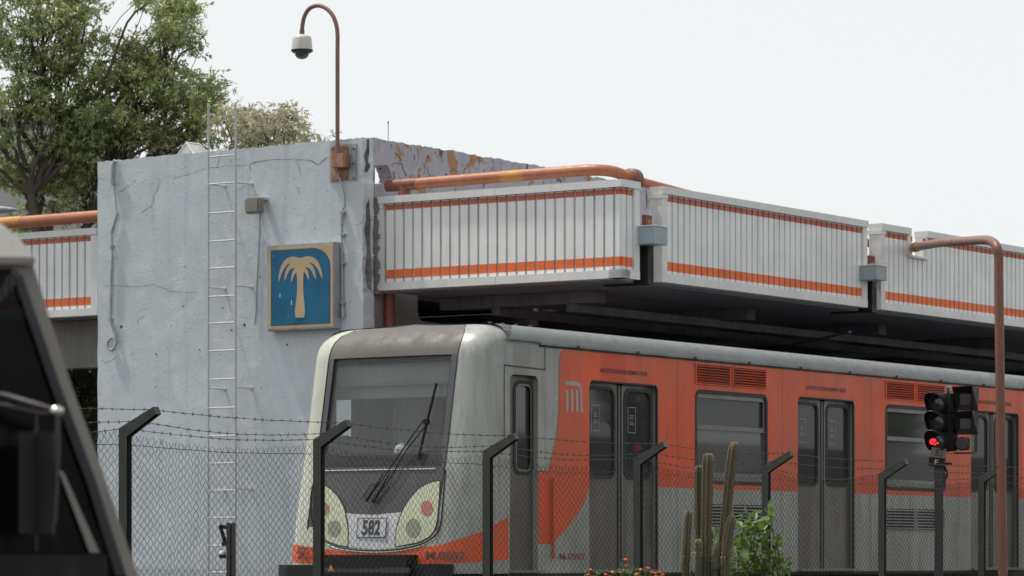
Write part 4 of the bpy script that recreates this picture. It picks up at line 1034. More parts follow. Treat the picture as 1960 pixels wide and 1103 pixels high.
for k, (a, c) in enumerate(Wd):
    b = MB(F); y = -.004
    b.plate([rrect(a - .028, CZ + ZWn0 - .028, c + .028, CZ + ZWn1 + .028, .09), rrect(a + .012, CZ + ZWn0 + .012, c - .012, CZ + ZWn1 - .012, .05)], lambda x, z, d: (x, y + d, z), 0, .03)
    wn = b.build('window', 'rubber', TR)
    b = MB(F); zm_ = ZWn1 - .37
    b.plate([rrect(a + .012, CZ + ZWn0 + .012, c - .012, CZ + ZWn1 - .012, .05), rrect(a + .03, CZ + ZWn0 + .10, c - .03, CZ + zm_ - .03, .01), rrect(a + .045, CZ + zm_ + .02, c - .045, CZ + ZWn1 - .06, .01)], lambda x, z, d: (x, .012 + d, z), 0, .018); b.build('frame', 'alu', wn)
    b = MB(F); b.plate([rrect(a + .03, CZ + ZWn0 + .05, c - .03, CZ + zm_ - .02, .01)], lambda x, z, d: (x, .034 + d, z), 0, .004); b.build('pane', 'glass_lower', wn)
    b = MB(F); b.plate([rrect(a + .03, CZ + zm_ + .01, c - .03, CZ + ZWn1 - .04, .01)], lambda x, z, d: (x, .040 + d, z), 0, .004); b.build('upper_pane', 'glass_side', wn)
    # louvres above and below
    for (zl0, zl1, mt, nm) in ((1.875, 2.075, 'train_orange', 'upper_louvre'), (.33, .575, 'train_grey', 'lower_louvre')):
        wl = (c - a) / 2 - .03
        for j in range(2):
            x0 = a - .02 + j * (wl + .06); b = MB(F); b.box((x0, -.002, CZ + zl0), (x0 + wl, .0, CZ + zl1)); lv = b.build(nm, 'black', TR)
            b = MB(F); nn = 7
            for i in range(nn):
                zz = CZ + zl0 + (zl1 - zl0) * (i + .15) / nn; hh = (zl1 - zl0) / nn * .55
                b.add([(x0 + .01, -.003, zz), (x0 + wl - .01, -.003, zz), (x0 + wl - .01, -.020, zz + hh * .35), (x0 + .01, -.020, zz + hh * .35), (x0 + .01, -.006, zz + hh), (x0 + wl - .01, -.006, zz + hh)], [(0, 1, 2, 3), (3, 2, 5, 4)])
            for (u0, u1, w0, w1) in ((x0 - .012, x0 + .008, zl0 - .012, zl1 + .012), (x0 + wl - .008, x0 + wl + .012, zl0 - .012, zl1 + .012), (x0 + .009, x0 + wl - .009, zl1, zl1 + .012), (x0 + .009, x0 + wl - .009, zl0 - .012, zl0)):
                b.box((u0, -.012, CZ + w0), (u1, .0, CZ + w1))
            b.build('slats', mt, lv, wire_fix=False)
b = MB(F)
for k in range(3):
    for u in ((D[k][1] + Wd[k][0]) / 2, (Wd[k][1] + D[k + 1][0]) / 2):
        ribbon(b, [(u, CZ - .14), (u, CZ + ZO - .004)], .005, -.0022); ribbon(b, [(u, CZ + ZO + .004), (u, CZ + 2.09)], .0035, -.0022)
b.build_each('panel_joint', 'ink_faded', TR)
b = MB(F)
for k in range(14):
    u = 1.1 + k * 1.15; b.box((u, -.034, CZ + 2.124), (u + .035, -.0225, CZ + 2.152))
b.build_each('gutter_bracket', 'dark_metal', TR)
# interior of the passenger car: seats, floor, grab poles
b = MB(F); b.box((1.02, .12, CZ - .12), (17.4, TWD - .12, CZ - .08)); b.box((1.02, .12, CZ + 2.05), (17.4, TWD - .12, CZ + 2.08)); b.build('saloon_floor_and_ceiling', 'cab_dark', TR)
b = MB(F); b.box((1.02, TWD - .1, CZ - .08), (17.4, TWD - .06, CZ + 2.04)); b.build('saloon_lining', paint('lining', (.16, .165, .165), .6, amt=.4), TR)
b = MB(F)
for k in range(12): b.tube([(2.0 + k * 1.2, .6 + (k % 2) * .9, CZ - .08), (2.0 + k * 1.2, .6 + (k % 2) * .9, CZ + 2.05)], .018, 6)
b.build_each('grab_pole', 'alu', TR)
# wiper
wp = MB(F)
def fp(px, py, off=.03): return S(*inv(px, py), off)
wp.tube([fp(838, 734, .03), fp(820, 812, .045), fp(803, 880, .03)], .010, 6); wp.tube([fp(838, 734, .012), fp(803, 880, .012)], .006, 5, rs=[.006, .006])
wpo = wp.build('wiper_blade', 'black', TR)
wp = MB(F)
wp.tube([fp(816, 804, .05), fp(770, 870, .05), fp(733, 925, .05), fp(706, 958, .04)], .0065, 6); wp.tube([fp(826, 808, .05), fp(785, 860, .055), fp(747, 925, .05), fp(716, 960, .04)], .0065, 6)
wp.tube([fp(740, 905, .05), fp(722, 935, .045), fp(705, 960, .035)], .014, 6, rs=[.006, .012, .016]); wp.tube([fp(752, 905, .05), fp(735, 935, .045), fp(718, 962, .035)], .014, 6, rs=[.006, .012, .018])
wp.tube(smooth_path([fp(733, 925, .03), fp(715, 928, .02), fp(705, 940, .02), fp(695, 952, .01)], 4), .004, 5)
wp.build_each('wiper_arm', 'black', TR)
wp = MB(F); c_ = fp(821, 808, .045); wp.box((c_.x - .02, c_.y - .035, c_.z - .03), (c_.x + .02, c_.y + .035, c_.z + .03), .01); wp.build('wiper_pivot', 'black', wpo)
# bumper, coupler hood
b = MB(F)
def band(b, q0, q1, z0, z1, off, n=20, thick=.10):
    qs_ = [q0 + (q1 - q0) * i / n for i in range(n + 1)]
    A = [S(q, z1, off) for q in qs_]; Bt = [Vector((*S(q, z1, off).xy, CZ + z0)) for q in qs_]; C = [Vector((*S(q, z1, -.02).xy, CZ + z1)) for q in qs_]; E_ = [Vector((*S(q, z1, -.02).xy, CZ + z0)) for q in qs_]
    m = n + 1; b.add(A + Bt + C + E_, [f for i in range(n) for f in ((i, i + 1, m + i + 1, m + i), (i, i + 1, 2 * m + i + 1, 2 * m + i), (m + i, m + i + 1, 3 * m + i + 1, 3 * m + i))] + [(0, m, 3 * m, 2 * m), (n, m + n, 3 * m + n, 2 * m + n)])
ql = inv(800, 1062)[0]; qr = inv(640, 1062)[0]
band(b, ql, qr, -.25, .025, .22); b.build('coupler_hood', 'black', TR)
b = MB(F); q0_ = inv(868, 1085)[0]; band(b, q0_, ql - .01, -.25, -.065, .14, 8); band(b, qr + .01, 3.5, -.25, -.075, .14, 8); b.build_each('bumper', 'black', TR)
b = MB(F); p = F @ S(2.95, -.1, .1)
b.box((-1.16, .45, CZ - .16), (-1.12, TWD - .65, CZ - .10), .01); b.build('coupler_beam', 'dark_metal', TR)
p = Fi @ at(648, 1087, 33.6)
b = MB(F @ frame((p.x - .12, p.y, p.z - .03), (0, -1, 0), (0, 0, 1)))
b.plate([[(-.035, 0), (.035, 0), (0, .06)]], lambda x, y, d: (x, y, d), 0, .004); b.build('warning_triangle', 'yellow_wear', TR)
# running gear
for u in (1.8, 3.8, 12.2, 14.2):
    b = MB(F)
    for v in (.25, TWD - .45): b.lathe((u, v, .75), [(.3, 0), (.48, .02), (.5, .06), (.5, .16), (.48, .2), (.3, .22)], 28, 'Y')
    b.tube([(u, .3, .75), (u, TWD - .3, .75)], .07, 10); b.build('wheelset', 'black', TR)
b = MB(F); b.box((1.2, .3, .7), (4.4, TWD - .3, 1.1), .04); b.box((11.6, .3, .7), (14.8, TWD - .3, 1.1), .04); b.box((5.5, .25, .75), (10.5, TWD - .25, 1.38), .04); b.build('underframe', 'black', TR)
for v in (.35, TWD - .35):
    b = MB(F); b.box((-38, v - .04, .25), (59, v + .04, .40)); tag(b.build('rail', 'dark_metal'), 'steel running rail under the %s side of the metro train' % ('near' if v < 1 else 'far'), 'rail', 'running rails')

# ================================================================== FENCE
FA = Vector((at(239, 900, 21.6).x, 21.6, 0)); FB = Vector((at(1879, 900, 34.6).x, 34.6, 0))
FD = (FB - FA); FL = FD.length; FD /= FL; FN = Vector((FD.y, -FD.x, 0))      # FN points to the street
FF = Matrix((Vector((FD.x, FD.y, 0)), Vector((-FD.y, FD.x, 0)), Vector((0, 0, 1)))).transposed().to_4x4(); FF.translation = FA
FH = 2.40
fe = bpy.data.objects.new('chain_link_fence', None); col.objects.link(fe); fe.location = FA; fe.rotation_euler = (0, 0, math.atan2(FD.y, FD.x))
tag(fe, 'dark green chain link fence with angled posts and barbed wire before the train', 'fence')
FFi = FF.inverted()
def fence_s(px, Ydummy=None):
    k = (px - CX) / FPX; return (k * FA.y - FA.x) / (FD.x - k * FD.y)
post_px = [(239, 824), (610, 845), (934, 867), (1222, 880), (1466, 896), (1688, 909), (1879, 916)]
posts = []
for i, (px, py) in enumerate(post_px):
    s = fence_s(px); Y = FA.y + FD.y * s; posts.append((s, CZ + (HY - py) / FPX * Y))
sp_ = posts[1][0] - posts[0][0]
posts = [(posts[0][0] - 2 * sp_, posts[0][1] + .01), (posts[0][0] - sp_, posts[0][1])] + posts + [(posts[-1][0] + 2.5, posts[-1][1])]
def make_post(s, h, lean):
    b = MB(FF); w2 = .030; AL, AH = .235, .118; tk = .004
    P = [(w2, 0), (w2, h + .012), (-AL, h + AH + .026), (-AL - .018, h + AH - .020), (-w2, h - .040), (-w2, 0)]
    for s0 in (-w2, w2 - tk):
        b.add([(s + s0 + dx + lean * z, y, z) for dx in (0, tk) for (y, z) in P], [tuple(range(6)), tuple(range(6, 12))] + [(i, (i + 1) % 6, 6 + (i + 1) % 6, 6 + i) for i in range(6)])
    Q = [(w2, 0), (w2, h + .012), (-AL, h + AH + .026), (-AL - .018, h + AH - .020)]; R_ = [(w2 - tk, 0), (w2 - tk, h + .006), (-AL + .003, h + AH + .020), (-AL - .012, h + AH - .018)]
    b.add([(s + sx_ + lean * z, y, z) for sx_ in (-w2 + tk, w2 - tk) for (y, z) in Q + R_], [(i, i + 1, 9 + i, 8 + i) for i in range(3)] + [(4 + i, 5 + i, 13 + i, 12 + i) for i in range(3)])
    return b
for s, h in posts:
    make_post(s, h, random.uniform(-.006, .006)).build('post', 'post_green', fe)
def top_at(s):
    for (s0, h0), (s1, h1) in zip(posts, posts[1:]):
        if s <= s1:
            t = max(0, (s - s0) / (s1 - s0)); sag = .075 if s0 > -.1 else .03
            return h0 + (h1 - h0) * t - sag * sin(pi * t) ** .8 - .0
    return posts[-1][1]
b = MB(FF); hw = .0365; hz = .029; r_ = .0023
S0, S1 = posts[0][0], posts[-1][0]
nW = int((S1 - S0) / hw)
vs_all = []; fs_all = []
for i in range(nW):
    x0 = S0 + i * hw; zt_ = top_at(x0) + random.uniform(-.008, .012)
    nseg = int((zt_ - .05) / hz)
    base = len(vs_all)
    for k in range(nseg + 1):
        z = zt_ - (nseg - k) * hw if False else .05 + k * hz + (zt_ - .05 - nseg * hz) * k / nseg
        ph = (k + i) % 2
        x = x0 + (hw if ph else 0); x += .006 * sin(x0 * 3 + z * 2) + random.uniform(-.0012, .0012); y = .036 + (.0025 if ph else -.0025) + .012 * sin(x0 * 1.9) * sin(z * 1.4)
        if k == nseg: x = x0 + hw * .5 + random.uniform(-.006, .006) + (hw * .3 if ph else -hw * .3); 
        for a in (0, 2.094, 4.188): vs_all.append((x + r_ * cos(a), y + r_ * sin(a), z))
    for k in range(nseg):
        for j in range(3):
            fs_all.append((base + k * 3 + j, base + k * 3 + (j + 1) % 3, base + (k + 1) * 3 + (j + 1) % 3, base + (k + 1) * 3 + j))
b.add(vs_all, fs_all, True); b.build('chain_link_mesh', 'wire', fe, wire_fix=False)
def strand(name, yz, sag, barbs=True, r=.0021, drop=0):
    b = MB(FF); pts = []; 
    for (s0, h0), (s1, h1) in zip(posts, posts[1:]):
        sg = sag * random.uniform(.3, 1.4)
        for k in range(12):
            t = k / 12; pts.append((s0 + (s1 - s0) * t, yz[0], h0 + (h1 - h0) * t + yz[1] - sg * sin(pi * t) + random.uniform(-.002, .002)))
    if barbs:
        p2 = [(p[0], p[1] + .002 * (-1) ** i, p[2]) for i, p in enumerate(pts)]; b.tube(p2, r, 4)
        s = S0
        while s < S1 - .2:
            s += random.uniform(.09, .13); k = min(len(pts) - 2, int((s - pts[0][0]) / (pts[-1][0] - pts[0][0]) * (len(pts) - 1)))
            while k < len(pts) - 2 and pts[k + 1][0] < s: k += 1
            while k > 0 and pts[k][0] > s: k -= 1
            t = (s - pts[k][0]) / (pts[k + 1][0] - pts[k][0]); z = pts[k][2] + (pts[k + 1][2] - pts[k][2]) * t
            for _ in range(2):
                a = random.uniform(0, pi); d = Vector((random.uniform(-.4, .4), cos(a), sin(a))).normalized() * .014; c = Vector((s, yz[0], z)); b.tube([c - d, c + d], .0016, 3)
            b.tube([(s - .006, yz[0], z), (s + .006, yz[0], z)], .0042, 5)
    else: b.tube(pts, r, 4)
    b.build(name, 'wire', fe, wire_fix=False)
strand('barbed_wire', (-.20, .125), .02); strand('barbed_wire', (-.10, .055), .035); strand('barbed_wire', (.0, .012), .07)
strand('tension_wire', (.037, -.085), .03, barbs=False)

# ================================================================== SIGNAL
YS = 37.5; K = YS / FPX
SGm = Matrix.Translation((at(1797, 900, YS).x, YS, CZ + (HY - 900) * K)) @ Matrix.Rotation(radians(-8), 4, 'Z')
def sx(px): return (px - 1797) * K
def sz(py): return (900 - py) * K
sgn = bpy.data.objects.new('railway_signal', None); col.objects.link(sgn); sgn.location = (SGm.translation.x, YS, 0); tag(sgn, 'black three lamp railway signal with its lowest lamp lit red and two square lamps beside', 'signal')
b = MB(SGm); b.box((-.048, -.048, -2.5), (.048, .048, .12)); b.build('post', 'dark_metal', sgn)
hr = 21 * K
tilt = Matrix.Rotation(radians(-20), 4, 'Z')
for i, py in enumerate((773, 808, 845)):
    c = SGm @ Matrix.Translation((sx(1798), 0, sz(py))) @ Matrix.Rotation(radians(-28), 4, 'Z')
    b = MB(c); b.lathe((0, .12, 0), [(hr * .75, .04), (hr * .98, .0), (hr * .98, -.16), (hr * .90, -.17)], 22, 'Y')
    b.box((.0, -.02, -hr * .9), (.17, .12, hr * .9), .015); lampo = b.build('lamp_housing', 'black', sgn)
    b = MB(c); n_ = 22; vs = []
    for k in range(n_ + 1):
        a = radians(-55 + 290 * k / n_) ; dp_ = .16 * (.35 + .65 * max(0, sin(a)))
        vs += [(hr * .97 * cos(a), -.05, hr * .97 * sin(a)), (hr * 1.0 * cos(a), -.05 - dp_, hr * 1.0 * sin(a))]
    b.add(vs + [Vector(v) * 1 + Vector((0, 0, 0)) for v in [(p[0] * .94, p[1], p[2] * .94) for p in vs]], [(2 * k, 2 * k + 2, 2 * k + 3, 2 * k + 1) for k in range(n_)] + [(2 * (n_ + 1) + 2 * k, 2 * (n_ + 1) + 2 * k + 2, 2 * (n_ + 1) + 2 * k + 3, 2 * (n_ + 1) + 2 * k + 1) for k in range(n_)] + [(2 * k + 1, 2 * k + 3, 2 * (n_ + 1) + 2 * k + 3, 2 * (n_ + 1) + 2 * k + 1) for k in range(n_)], True)
    b.build('visor', 'black', lampo, wire_fix=False)
    b = MB(c); b.lathe((0, -.052, 0), [(hr * .02, -.012), (hr * .5, -.008), (hr * .8, 0), (hr * .85, .004)], 20, 'Y'); b.build('lens', 'glass_dark', lampo)
    if i == 2:
        b = MB(c)
        for k in range(9):
            a = k * .7; q_ = hr * .5 * (k / 9) ** .5; b.lathe((-.03 + q_ * cos(a), -.068, -.0 + q_ * sin(a) * .6), [(.002, -.004), (.014, 0), (.002, .004)], 8, 'Y')
        b.build('lit_red_diodes', 'red_light', lampo)
for (py0, py1) in ((741, 786), (788, 832)):
    x0, x1, xb = sx(1822), sx(1860), sx(1873)
    t0, t1 = sz(py0), sz(py1)
    b = MB(SGm)
    f0 = [(x0, -.20, t0), (x1, -.26, t0 - .01 + .01), (x1 - .0, -.10, t1 - .02), (x0 + .045, -.10, t1)]
    # wedge shaped hood: deep at the top, shallow below
    A = [(x0, -.22, t0 - .01), (x1, -.22, t0), (x1, -.04, t1), (x0 + .05, -.04, t1)]
    Bk = [(x0 + .03, .06, t0 - .02), (xb, .06, t0 - .015), (xb - .01, .06, t1), (x0 + .05, .06, t1)]
    b.add(A + Bk, [(0, 1, 5, 4), (1, 2, 6, 5), (2, 3, 7, 6), (3, 0, 4, 7), (4, 5, 6, 7)])
    fr0 = [(x0 + .0, -.219, t0 - .012), (x1, -.219, t0 - .002), (x1, -.039, t1), (x0 + .05, -.039, t1)]
    c1 = [(x0 + .085, -.10, t0 - .08), (x1 - .01, -.10, t0 - .08), (x1 - .012, -.035, t1 + .06), (x0 + .085, -.035, t1 + .06)]
    b.add(fr0 + c1, [(i, (i + 1) % 4, 4 + (i + 1) % 4, 4 + i) for i in range(4)])
    hd = b.build('square_hood', 'black', sgn)
    b = MB(SGm); b.add([(p[0], p[1] + .01, p[2]) for p in c1], [(0, 1, 2, 3)]); b.build('square_lens', paint('square_lens%d' % py0, (.13, .13, .135), .3, amt=.3, streak=False), hd)
b = MB(SGm); b.box((sx(1825), -.02, sz(866) - .02), (sx(1866), .02, sz(866))); b.box((sx(1864), -.02, sz(866)), (sx(1870), .02, sz(832))); b.box((sx(1803), -.02, sz(869)), (sx(1862), .02, sz(864.5) - .022)); b.box((sx(1812), .0, sz(830)), (sx(1816), .02, sz(742))); b.build('bracket', 'dark_metal', sgn)
b = MB(SGm); b.lathe((sx(1841), .02, sz(850)), [(.06, .05), (.075, .0), (.075, -.08), (.06, -.085)], 16, 'Y'); b.box((sx(1840), -.04, sz(862)), (sx(1856), .08, sz(838)), .01); b.build('marker_lamp', 'dark_metal', sgn)
b = MB(SGm); b.box((sx(1811), .03, sz(757)), (sx(1821), .08, sz(738)), .005); b.build('terminal_box', 'galv', sgn)
b = MB(SGm); b.tube(smooth_path([(sx(1822), 0, sz(835)), (sx(1826), -.02, sz(850)), (sx(1820), -.02, sz(862)), (sx(1812), -.01, sz(864))], 4), .008, 5); b.tube(smooth_path([(sx(1806), 0, sz(892)), (sx(1813), -.02, sz(905)), (sx(1811), -.03, sz(915)), (sx(1803), -.03, sz(922))], 4), .012, 6)
b.tube([(sx(1800), -.03, sz(888)), (sx(1822), -.03, sz(888))], .012, 6); b.build('cable', 'black', sgn)
pt = SGm @ Matrix.Translation((sx(1781), -.075, sz(874))) @ Matrix.Rotation(radians(8), 4, 'Y')
b = MB(pt); b.box((0, 0, 0), (29 * K, .01, 18 * K)); p1 = b.build('letter_plate', paint('plate_tan', (.16, .15, .12), .6, dirt=(.08, .07, .06), amt=.6), sgn)
tf = pt @ Matrix(((1, 0, 0, 9 * K), (0, 0, -1, -.002), (0, 1, 0, 3 * K), (0, 0, 0, 1)))
text('lettering', 'E', 'ink', p1, tf, width=7 * K, height=12 * K, bold=.02); text('lettering', 'D', 'ink', p1, tf @ Matrix.Translation((9.5 * K, -.008, 0)), width=4.5 * K, height=7 * K, bold=.02)
pt = SGm @ Matrix.Translation((sx(1777), -.085, sz(892))) @ Matrix.Rotation(radians(8), 4, 'Y')
b = MB(pt); b.box((0, 0, 0), (29 * K, .01, 17.5 * K)); p2 = b.build('letter_plate', 'black', sgn)
tf = pt @ Matrix(((1, 0, 0, 11 * K), (0, 0, -1, -.002), (0, 1, 0, 3 * K), (0, 0, 0, 1)))
text('lettering', 'F', paint and 'sign_cream', p2, tf, width=6.5 * K, height=11 * K, bold=.015)
# black trackside post with bracket
YB = 31
tb = bpy.data.objects.new('trackside_post', None); col.objects.link(tb); tb.location = (at(443, 1050, YB).x, YB, 0); tag(tb, 'short black steel post with a bent bracket standing before the foot of the ladder', 'post')
Kb = YB / FPX
def bx(px): return at(px, 0, YB).x
def bz(py): return CZ + (HY - py) * Kb
b = MB(); b.box((bx(434), YB - .04, 0), (bx(441), YB + .04, bz(1001))); b.box((bx(444), YB - .04, 0), (bx(450.3), YB + .04, bz(1001))); b.box((bx(440.5), YB - .0, 0), (bx(444.5), YB + .03, bz(1003))); b.build('channel_post', 'dark_metal', tb)
b = MB(); b.tube([(bx(421), YB, bz(1006)), (bx(426), YB, bz(1022)), (bx(431), YB, bz(1040))], .017, 6); b.tube([(bx(421), YB, bz(1007)), (bx(434), YB, bz(1010))], .017, 6); b.box((bx(425), YB - .05, bz(1045)), (bx(434), YB + .05, bz(1038))); b.box((bx(419), YB - .05, bz(1069)), (bx(434), YB + .05, bz(1062)), .01); b.build('bracket', 'black', tb)
b = MB(); b.lathe((bx(425), YB, bz(1060)), [(.01, .03), (.035, .01), (.035, -.01), (.02, -.02)], 10); b.build('insulator', 'cam_white', tb)

# ================================================================== VEGETATION
def leaf_mesh(b_v, b_f, p, d, n_, L, W):
    """one folded lanceolate leaf"""
    d = d.normalized(); s_ = d.cross(n_).normalized(); n2 = s_.cross(d)
    i = len(b_v)
    b_v += [p, p + d * L * .45 + s_ * W * .5 - n2 * W * .15, p + d * L - n2 * L * .12, p + d * L * .45 - s_ * W * .5 - n2 * W * .15]
    b_f += [(i, i + 1, i + 2), (i, i + 2, i + 3)]
def rv(s=1): return Vector((random.gauss(0, s), random.gauss(0, s), random.gauss(0, s)))
def twig_leaves(V, Fc, c, rad, nl, L, W, tw, droop=.5, flat=.8):
    """a spray: short twigs from the cluster centre, leaves along them"""
    nt_ = max(3, nl // 9)
    for _ in range(nt_):
        d = rv().normalized(); d.z = d.z * flat + .15; end = c + d * rad * random.uniform(.5, 1.15)
        st_ = c + rv(.12 * rad); tw.append((st_, end))
        for k in range(9):
            t = random.uniform(.25, 1.05); p = st_ + (end - st_) * t
            ld_ = ((end - st_).normalized() * .7 + rv(.6) + Vector((0, 0, -droop))).normalized()
            leaf_mesh(V, Fc, p, ld_, rv().normalized(), L * random.uniform(.6, 1.2), W * random.uniform(.7, 1.2))
def limb(b, p0, p1, r0, r1, wob=.12, n=6):
    pts = []; p0 = Vector(p0); p1 = Vector(p1); L = (p1 - p0).length
    for i in range(n + 1):
        t = i / n; q = p0.lerp(p1, t); 
        if 0 < i < n: q = q + rv(wob * L * .18)
        pts.append(q)
    pp_ = smooth_path(pts, 3); m = len(pp_); b.tube(pp_, r0, 7, rs=[r0 + (r1 - r0) * i / (m - 1) for i in range(m)]); return pts
def tree(name, label, blobs, base, fork, L=.090, W=.027, per=64, mat='leaf', stems=3, r0=.17, density=1.55, twr=.0035, group=None, droop=.5):
    """blobs: (centre, radii, count of sprays)"""
    t = bpy.data.objects.new(name, None); col.objects.link(t); t.location = base; tag(t, label, 'tree' if 'bush' not in name else 'bush', group)
    V, Fc, tw = [], [], []; bb = MB()
    base = Vector(base)
    forks = [fork + Vector((random.uniform(-.5, .5), random.uniform(-.4, .4), random.uniform(-.4, .4))) for _ in range(stems)]
    for i, f_ in enumerate(forks): limb(bb, base + Vector(((i - stems / 2) * r0 * 1.2, 0, 0)), f_, r0, r0 * .5, .10)
    for (c, rr, k) in blobs:
        c = Vector(c); f_ = min(forks, key=lambda q: (q - c).length)
        pts = limb(bb, f_, c, r0 * .34, r0 * .10, .2)
        subs = []
        for _ in range(int(k * density)):
            d = rv().normalized(); q = random.random() ** .38; s_ = c + Vector((d.x * rr[0], d.y * rr[1], d.z * rr[2])) * q
            twig_leaves(V, Fc, s_, random.uniform(.16, .30), per, L, W, tw, droop); subs.append(s_)
        for s_ in subs[::3]:
            o_ = random.choice(pts[2:]); limb(bb, o_, s_, r0 * .07, .005, .25, 4)
    bb.build('trunk', 'bark', t, wire_fix=False)
    b = MB(); 
    for a, c in tw:
        d = (c - a); s1 = d.cross(Vector((.3, .5, .8))).normalized() * twr; s2 = d.cross(s1).normalized() * twr; i = len(V)
        b.add([a + s1, a + s2, a - s1 * .5 - s2 * .5, c], [(0, 1, 3), (1, 2, 3), (2, 0, 3)])
    b.build('twigs', 'bark', t, wire_fix=False)
    b = MB(); b.add(V, Fc); b.build('crown', mat, t, wire_fix=False)
    return t
def B(px, py, rx, ry, k, Y, ry_m=.9):
    c = at(px, py, Y); m = Y / FPX; return ((c.x, Y + random.uniform(-.5, .5), c.z), (rx * m, ry_m, ry * m), k)
Yt = 52
blobs = [B(60, 50, 110, 90, 60, Yt), B(165, 45, 75, 70, 26, Yt), B(255, 95, 70, 45, 26, Yt), B(330, 40, 42, 48, 22, Yt), B(345, 85, 32, 26, 9, Yt), B(180, 150, 100, 60, 46, Yt), B(290, 165, 85, 55, 48, Yt),
         B(372, 205, 48, 42, 26, Yt), B(90, 180, 85, 70, 44, Yt), B(215, 245, 110, 45, 60, Yt), B(340, 262, 75, 36, 40, Yt), B(130, 285, 90, 45, 48, Yt), B(15, 235, 55, 60, 14, Yt), B(-90, 120, 120, 170, 60, Yt),
         B(60, 340, 60, 35, 14, Yt), B(170, 350, 60, 40, 26, Yt + 1), B(110, 330, 80, 40, 30, Yt + 1.5), B(30, 330, 60, 50, 22, Yt + 1), B(150, 410, 60, 30, 16, Yt + 1), B(40, 420, 60, 30, 12, Yt + 1), B(350, 5, 40, 22, 10, Yt), B(110, -60, 200, 60, 60, Yt), B(-60, 300, 60, 60, 20, Yt), B(290, 15, 30, 20, 5, Yt), B(402, 240, 26, 26, 9, Yt), B(412, 165, 14, 18, 3, Yt, .3), B(422, 205, 12, 14, 3, Yt, .3), B(375, 95, 14, 16, 3, Yt, .3), B(395, 150, 16, 12, 3, Yt, .3)]
tree('leafy_tree', 'large leafy olive green tree rising behind the left end of the blue wall', blobs, (at(100, 900, Yt).x, Yt, 0), at(110, 400, Yt), stems=4, r0=.13)
Yt2 = 50
blobs = [B(455, 245, 42, 36, 24, Yt2, .6), B(500, 250, 45, 36, 28, Yt2, .6), B(545, 225, 26, 28, 12, Yt2, .5), B(478, 212, 22, 20, 8, Yt2, .4), B(548, 210, 18, 16, 6, Yt2, .4), B(425, 225, 22, 20, 8, Yt2, .4), B(560, 255, 30, 22, 12, Yt2, .5), B(600, 268, 28, 9, 4, Yt2, .4), B(500, 300, 90, 30, 26, Yt2, .7)]
tree('young_tree', 'smaller dry looking tree top showing over the blue wall right of the ladder', blobs, (at(510, 900, Yt2).x, Yt2, 0), at(510, 420, Yt2), mat='leaf_dry', stems=2, r0=.07, per=30, L=.10)
Yd = 51
blobs = [B(60, 700, 150, 60, 60, Yd), B(140, 760, 120, 90, 90, Yd), B(60, 900, 150, 110, 90, Yd), B(160, 950, 60, 110, 40, Yd), B(100, 620, 120, 40, 30, Yd)]
tree('shade_tree', 'dark shaded foliage under the short canopy left of the blue wall', blobs, (at(110, 1000, Yd).x, Yd, 0), at(120, 850, Yd), mat='leaf_shaded', stems=3, r0=.12)
# hedge mass further back that closes the view below the canopy
bk = bpy.data.objects.new('garden_wall', None); col.objects.link(bk); bk.location = (-10, 57, 0); tag(bk, 'dark garden wall behind the shaded trees at the left', 'wall')
b = MB(); b.box((-16, 57, 0), (-5.5, 57.3, CZ + 2.9)); b.box((-16, 56.95, CZ + 2.902), (-5.5, 57.35, CZ + 2.98)); b.build('masonry', paint('garden_wall_mat', (.035, .035, .032), .9, amt=.5), bk)
# pale building
bd = bpy.data.objects.new('pale_building', None); col.objects.link(bd); bd.location = (-16, 72, 0); tag(bd, 'pale rendered building half hidden behind the large tree at far left', 'building')
xr = at(172, 300, 70).x; xl = xr - 14; zb1 = CZ + (HY - 235) / FPX * 70
b = MB(); b.box((xl, 70, 0), (xr, 80, zb1)); b.build('wall', 'building_pale', bd)
b = MB(); b.box((xl - .1, 69.9, zb1 + .002), (xr + .1, 80.1, zb1 + .25)); b.build('parapet', 'building_pale', bd)
for k in range(4):
    for j in range(2):
        x = xl + 1.5 + k * 3.2; z = 2.2 + j * 3.6
        b = MB(); b.box((x, 69.96, z), (x + 1.4, 69.99, z + 1.5)); wd_ = b.build('window', 'glass_dark', bd)
        b = MB(); b.box((x - .08, 69.9, z - .1), (x + 1.48, 69.985, z - .002)); b.build('sill', 'building_pale', wd_)
# street lamp head at the far left
YL = 30; lx = at(36, 404, YL)
sl_ = bpy.data.objects.new('street_lamp', None); col.objects.link(sl_); sl_.location = (lx.x - 2.2, YL, 0); tag(sl_, 'grey street lamp head reaching in at the far left edge above the orange pipe', 'street lamp')
b = MB(); b.tube(smooth_path([(lx.x - 2.2, YL, 0), (lx.x - 2.2, YL, lx.z - .9), (lx.x - 2.0, YL, lx.z - .35), (lx.x - 1.2, YL, lx.z - .03), (lx.x - .4, YL, lx.z)], 5), .045, 10); b.build('pole', 'galv', sl_)
b = MB(); n_ = 14; prof = [(max(.004, .085 * sin(pi * min(1, .12 + .88 * k / n_)) ** .6), -.48 + .48 * k / n_) for k in range(n_ + 1)]
ring_v = []; 
for (r2, h2) in prof:
    for k in range(14):
        a = 2 * pi * k / 14; ring_v.append((lx.x + h2, YL + r2 * 1.2 * cos(a), lx.z + r2 * .42 * sin(a) + .01))
b.add(ring_v, [(i * 14 + k, i * 14 + (k + 1) % 14, (i + 1) * 14 + (k + 1) % 14, (i + 1) * 14 + k) for i in range(n_) for k in range(14)] + [tuple(range(14)), tuple(range(n_ * 14, n_ * 14 + 14))], True); b.build('lamp_head', 'sign_case', sl_)

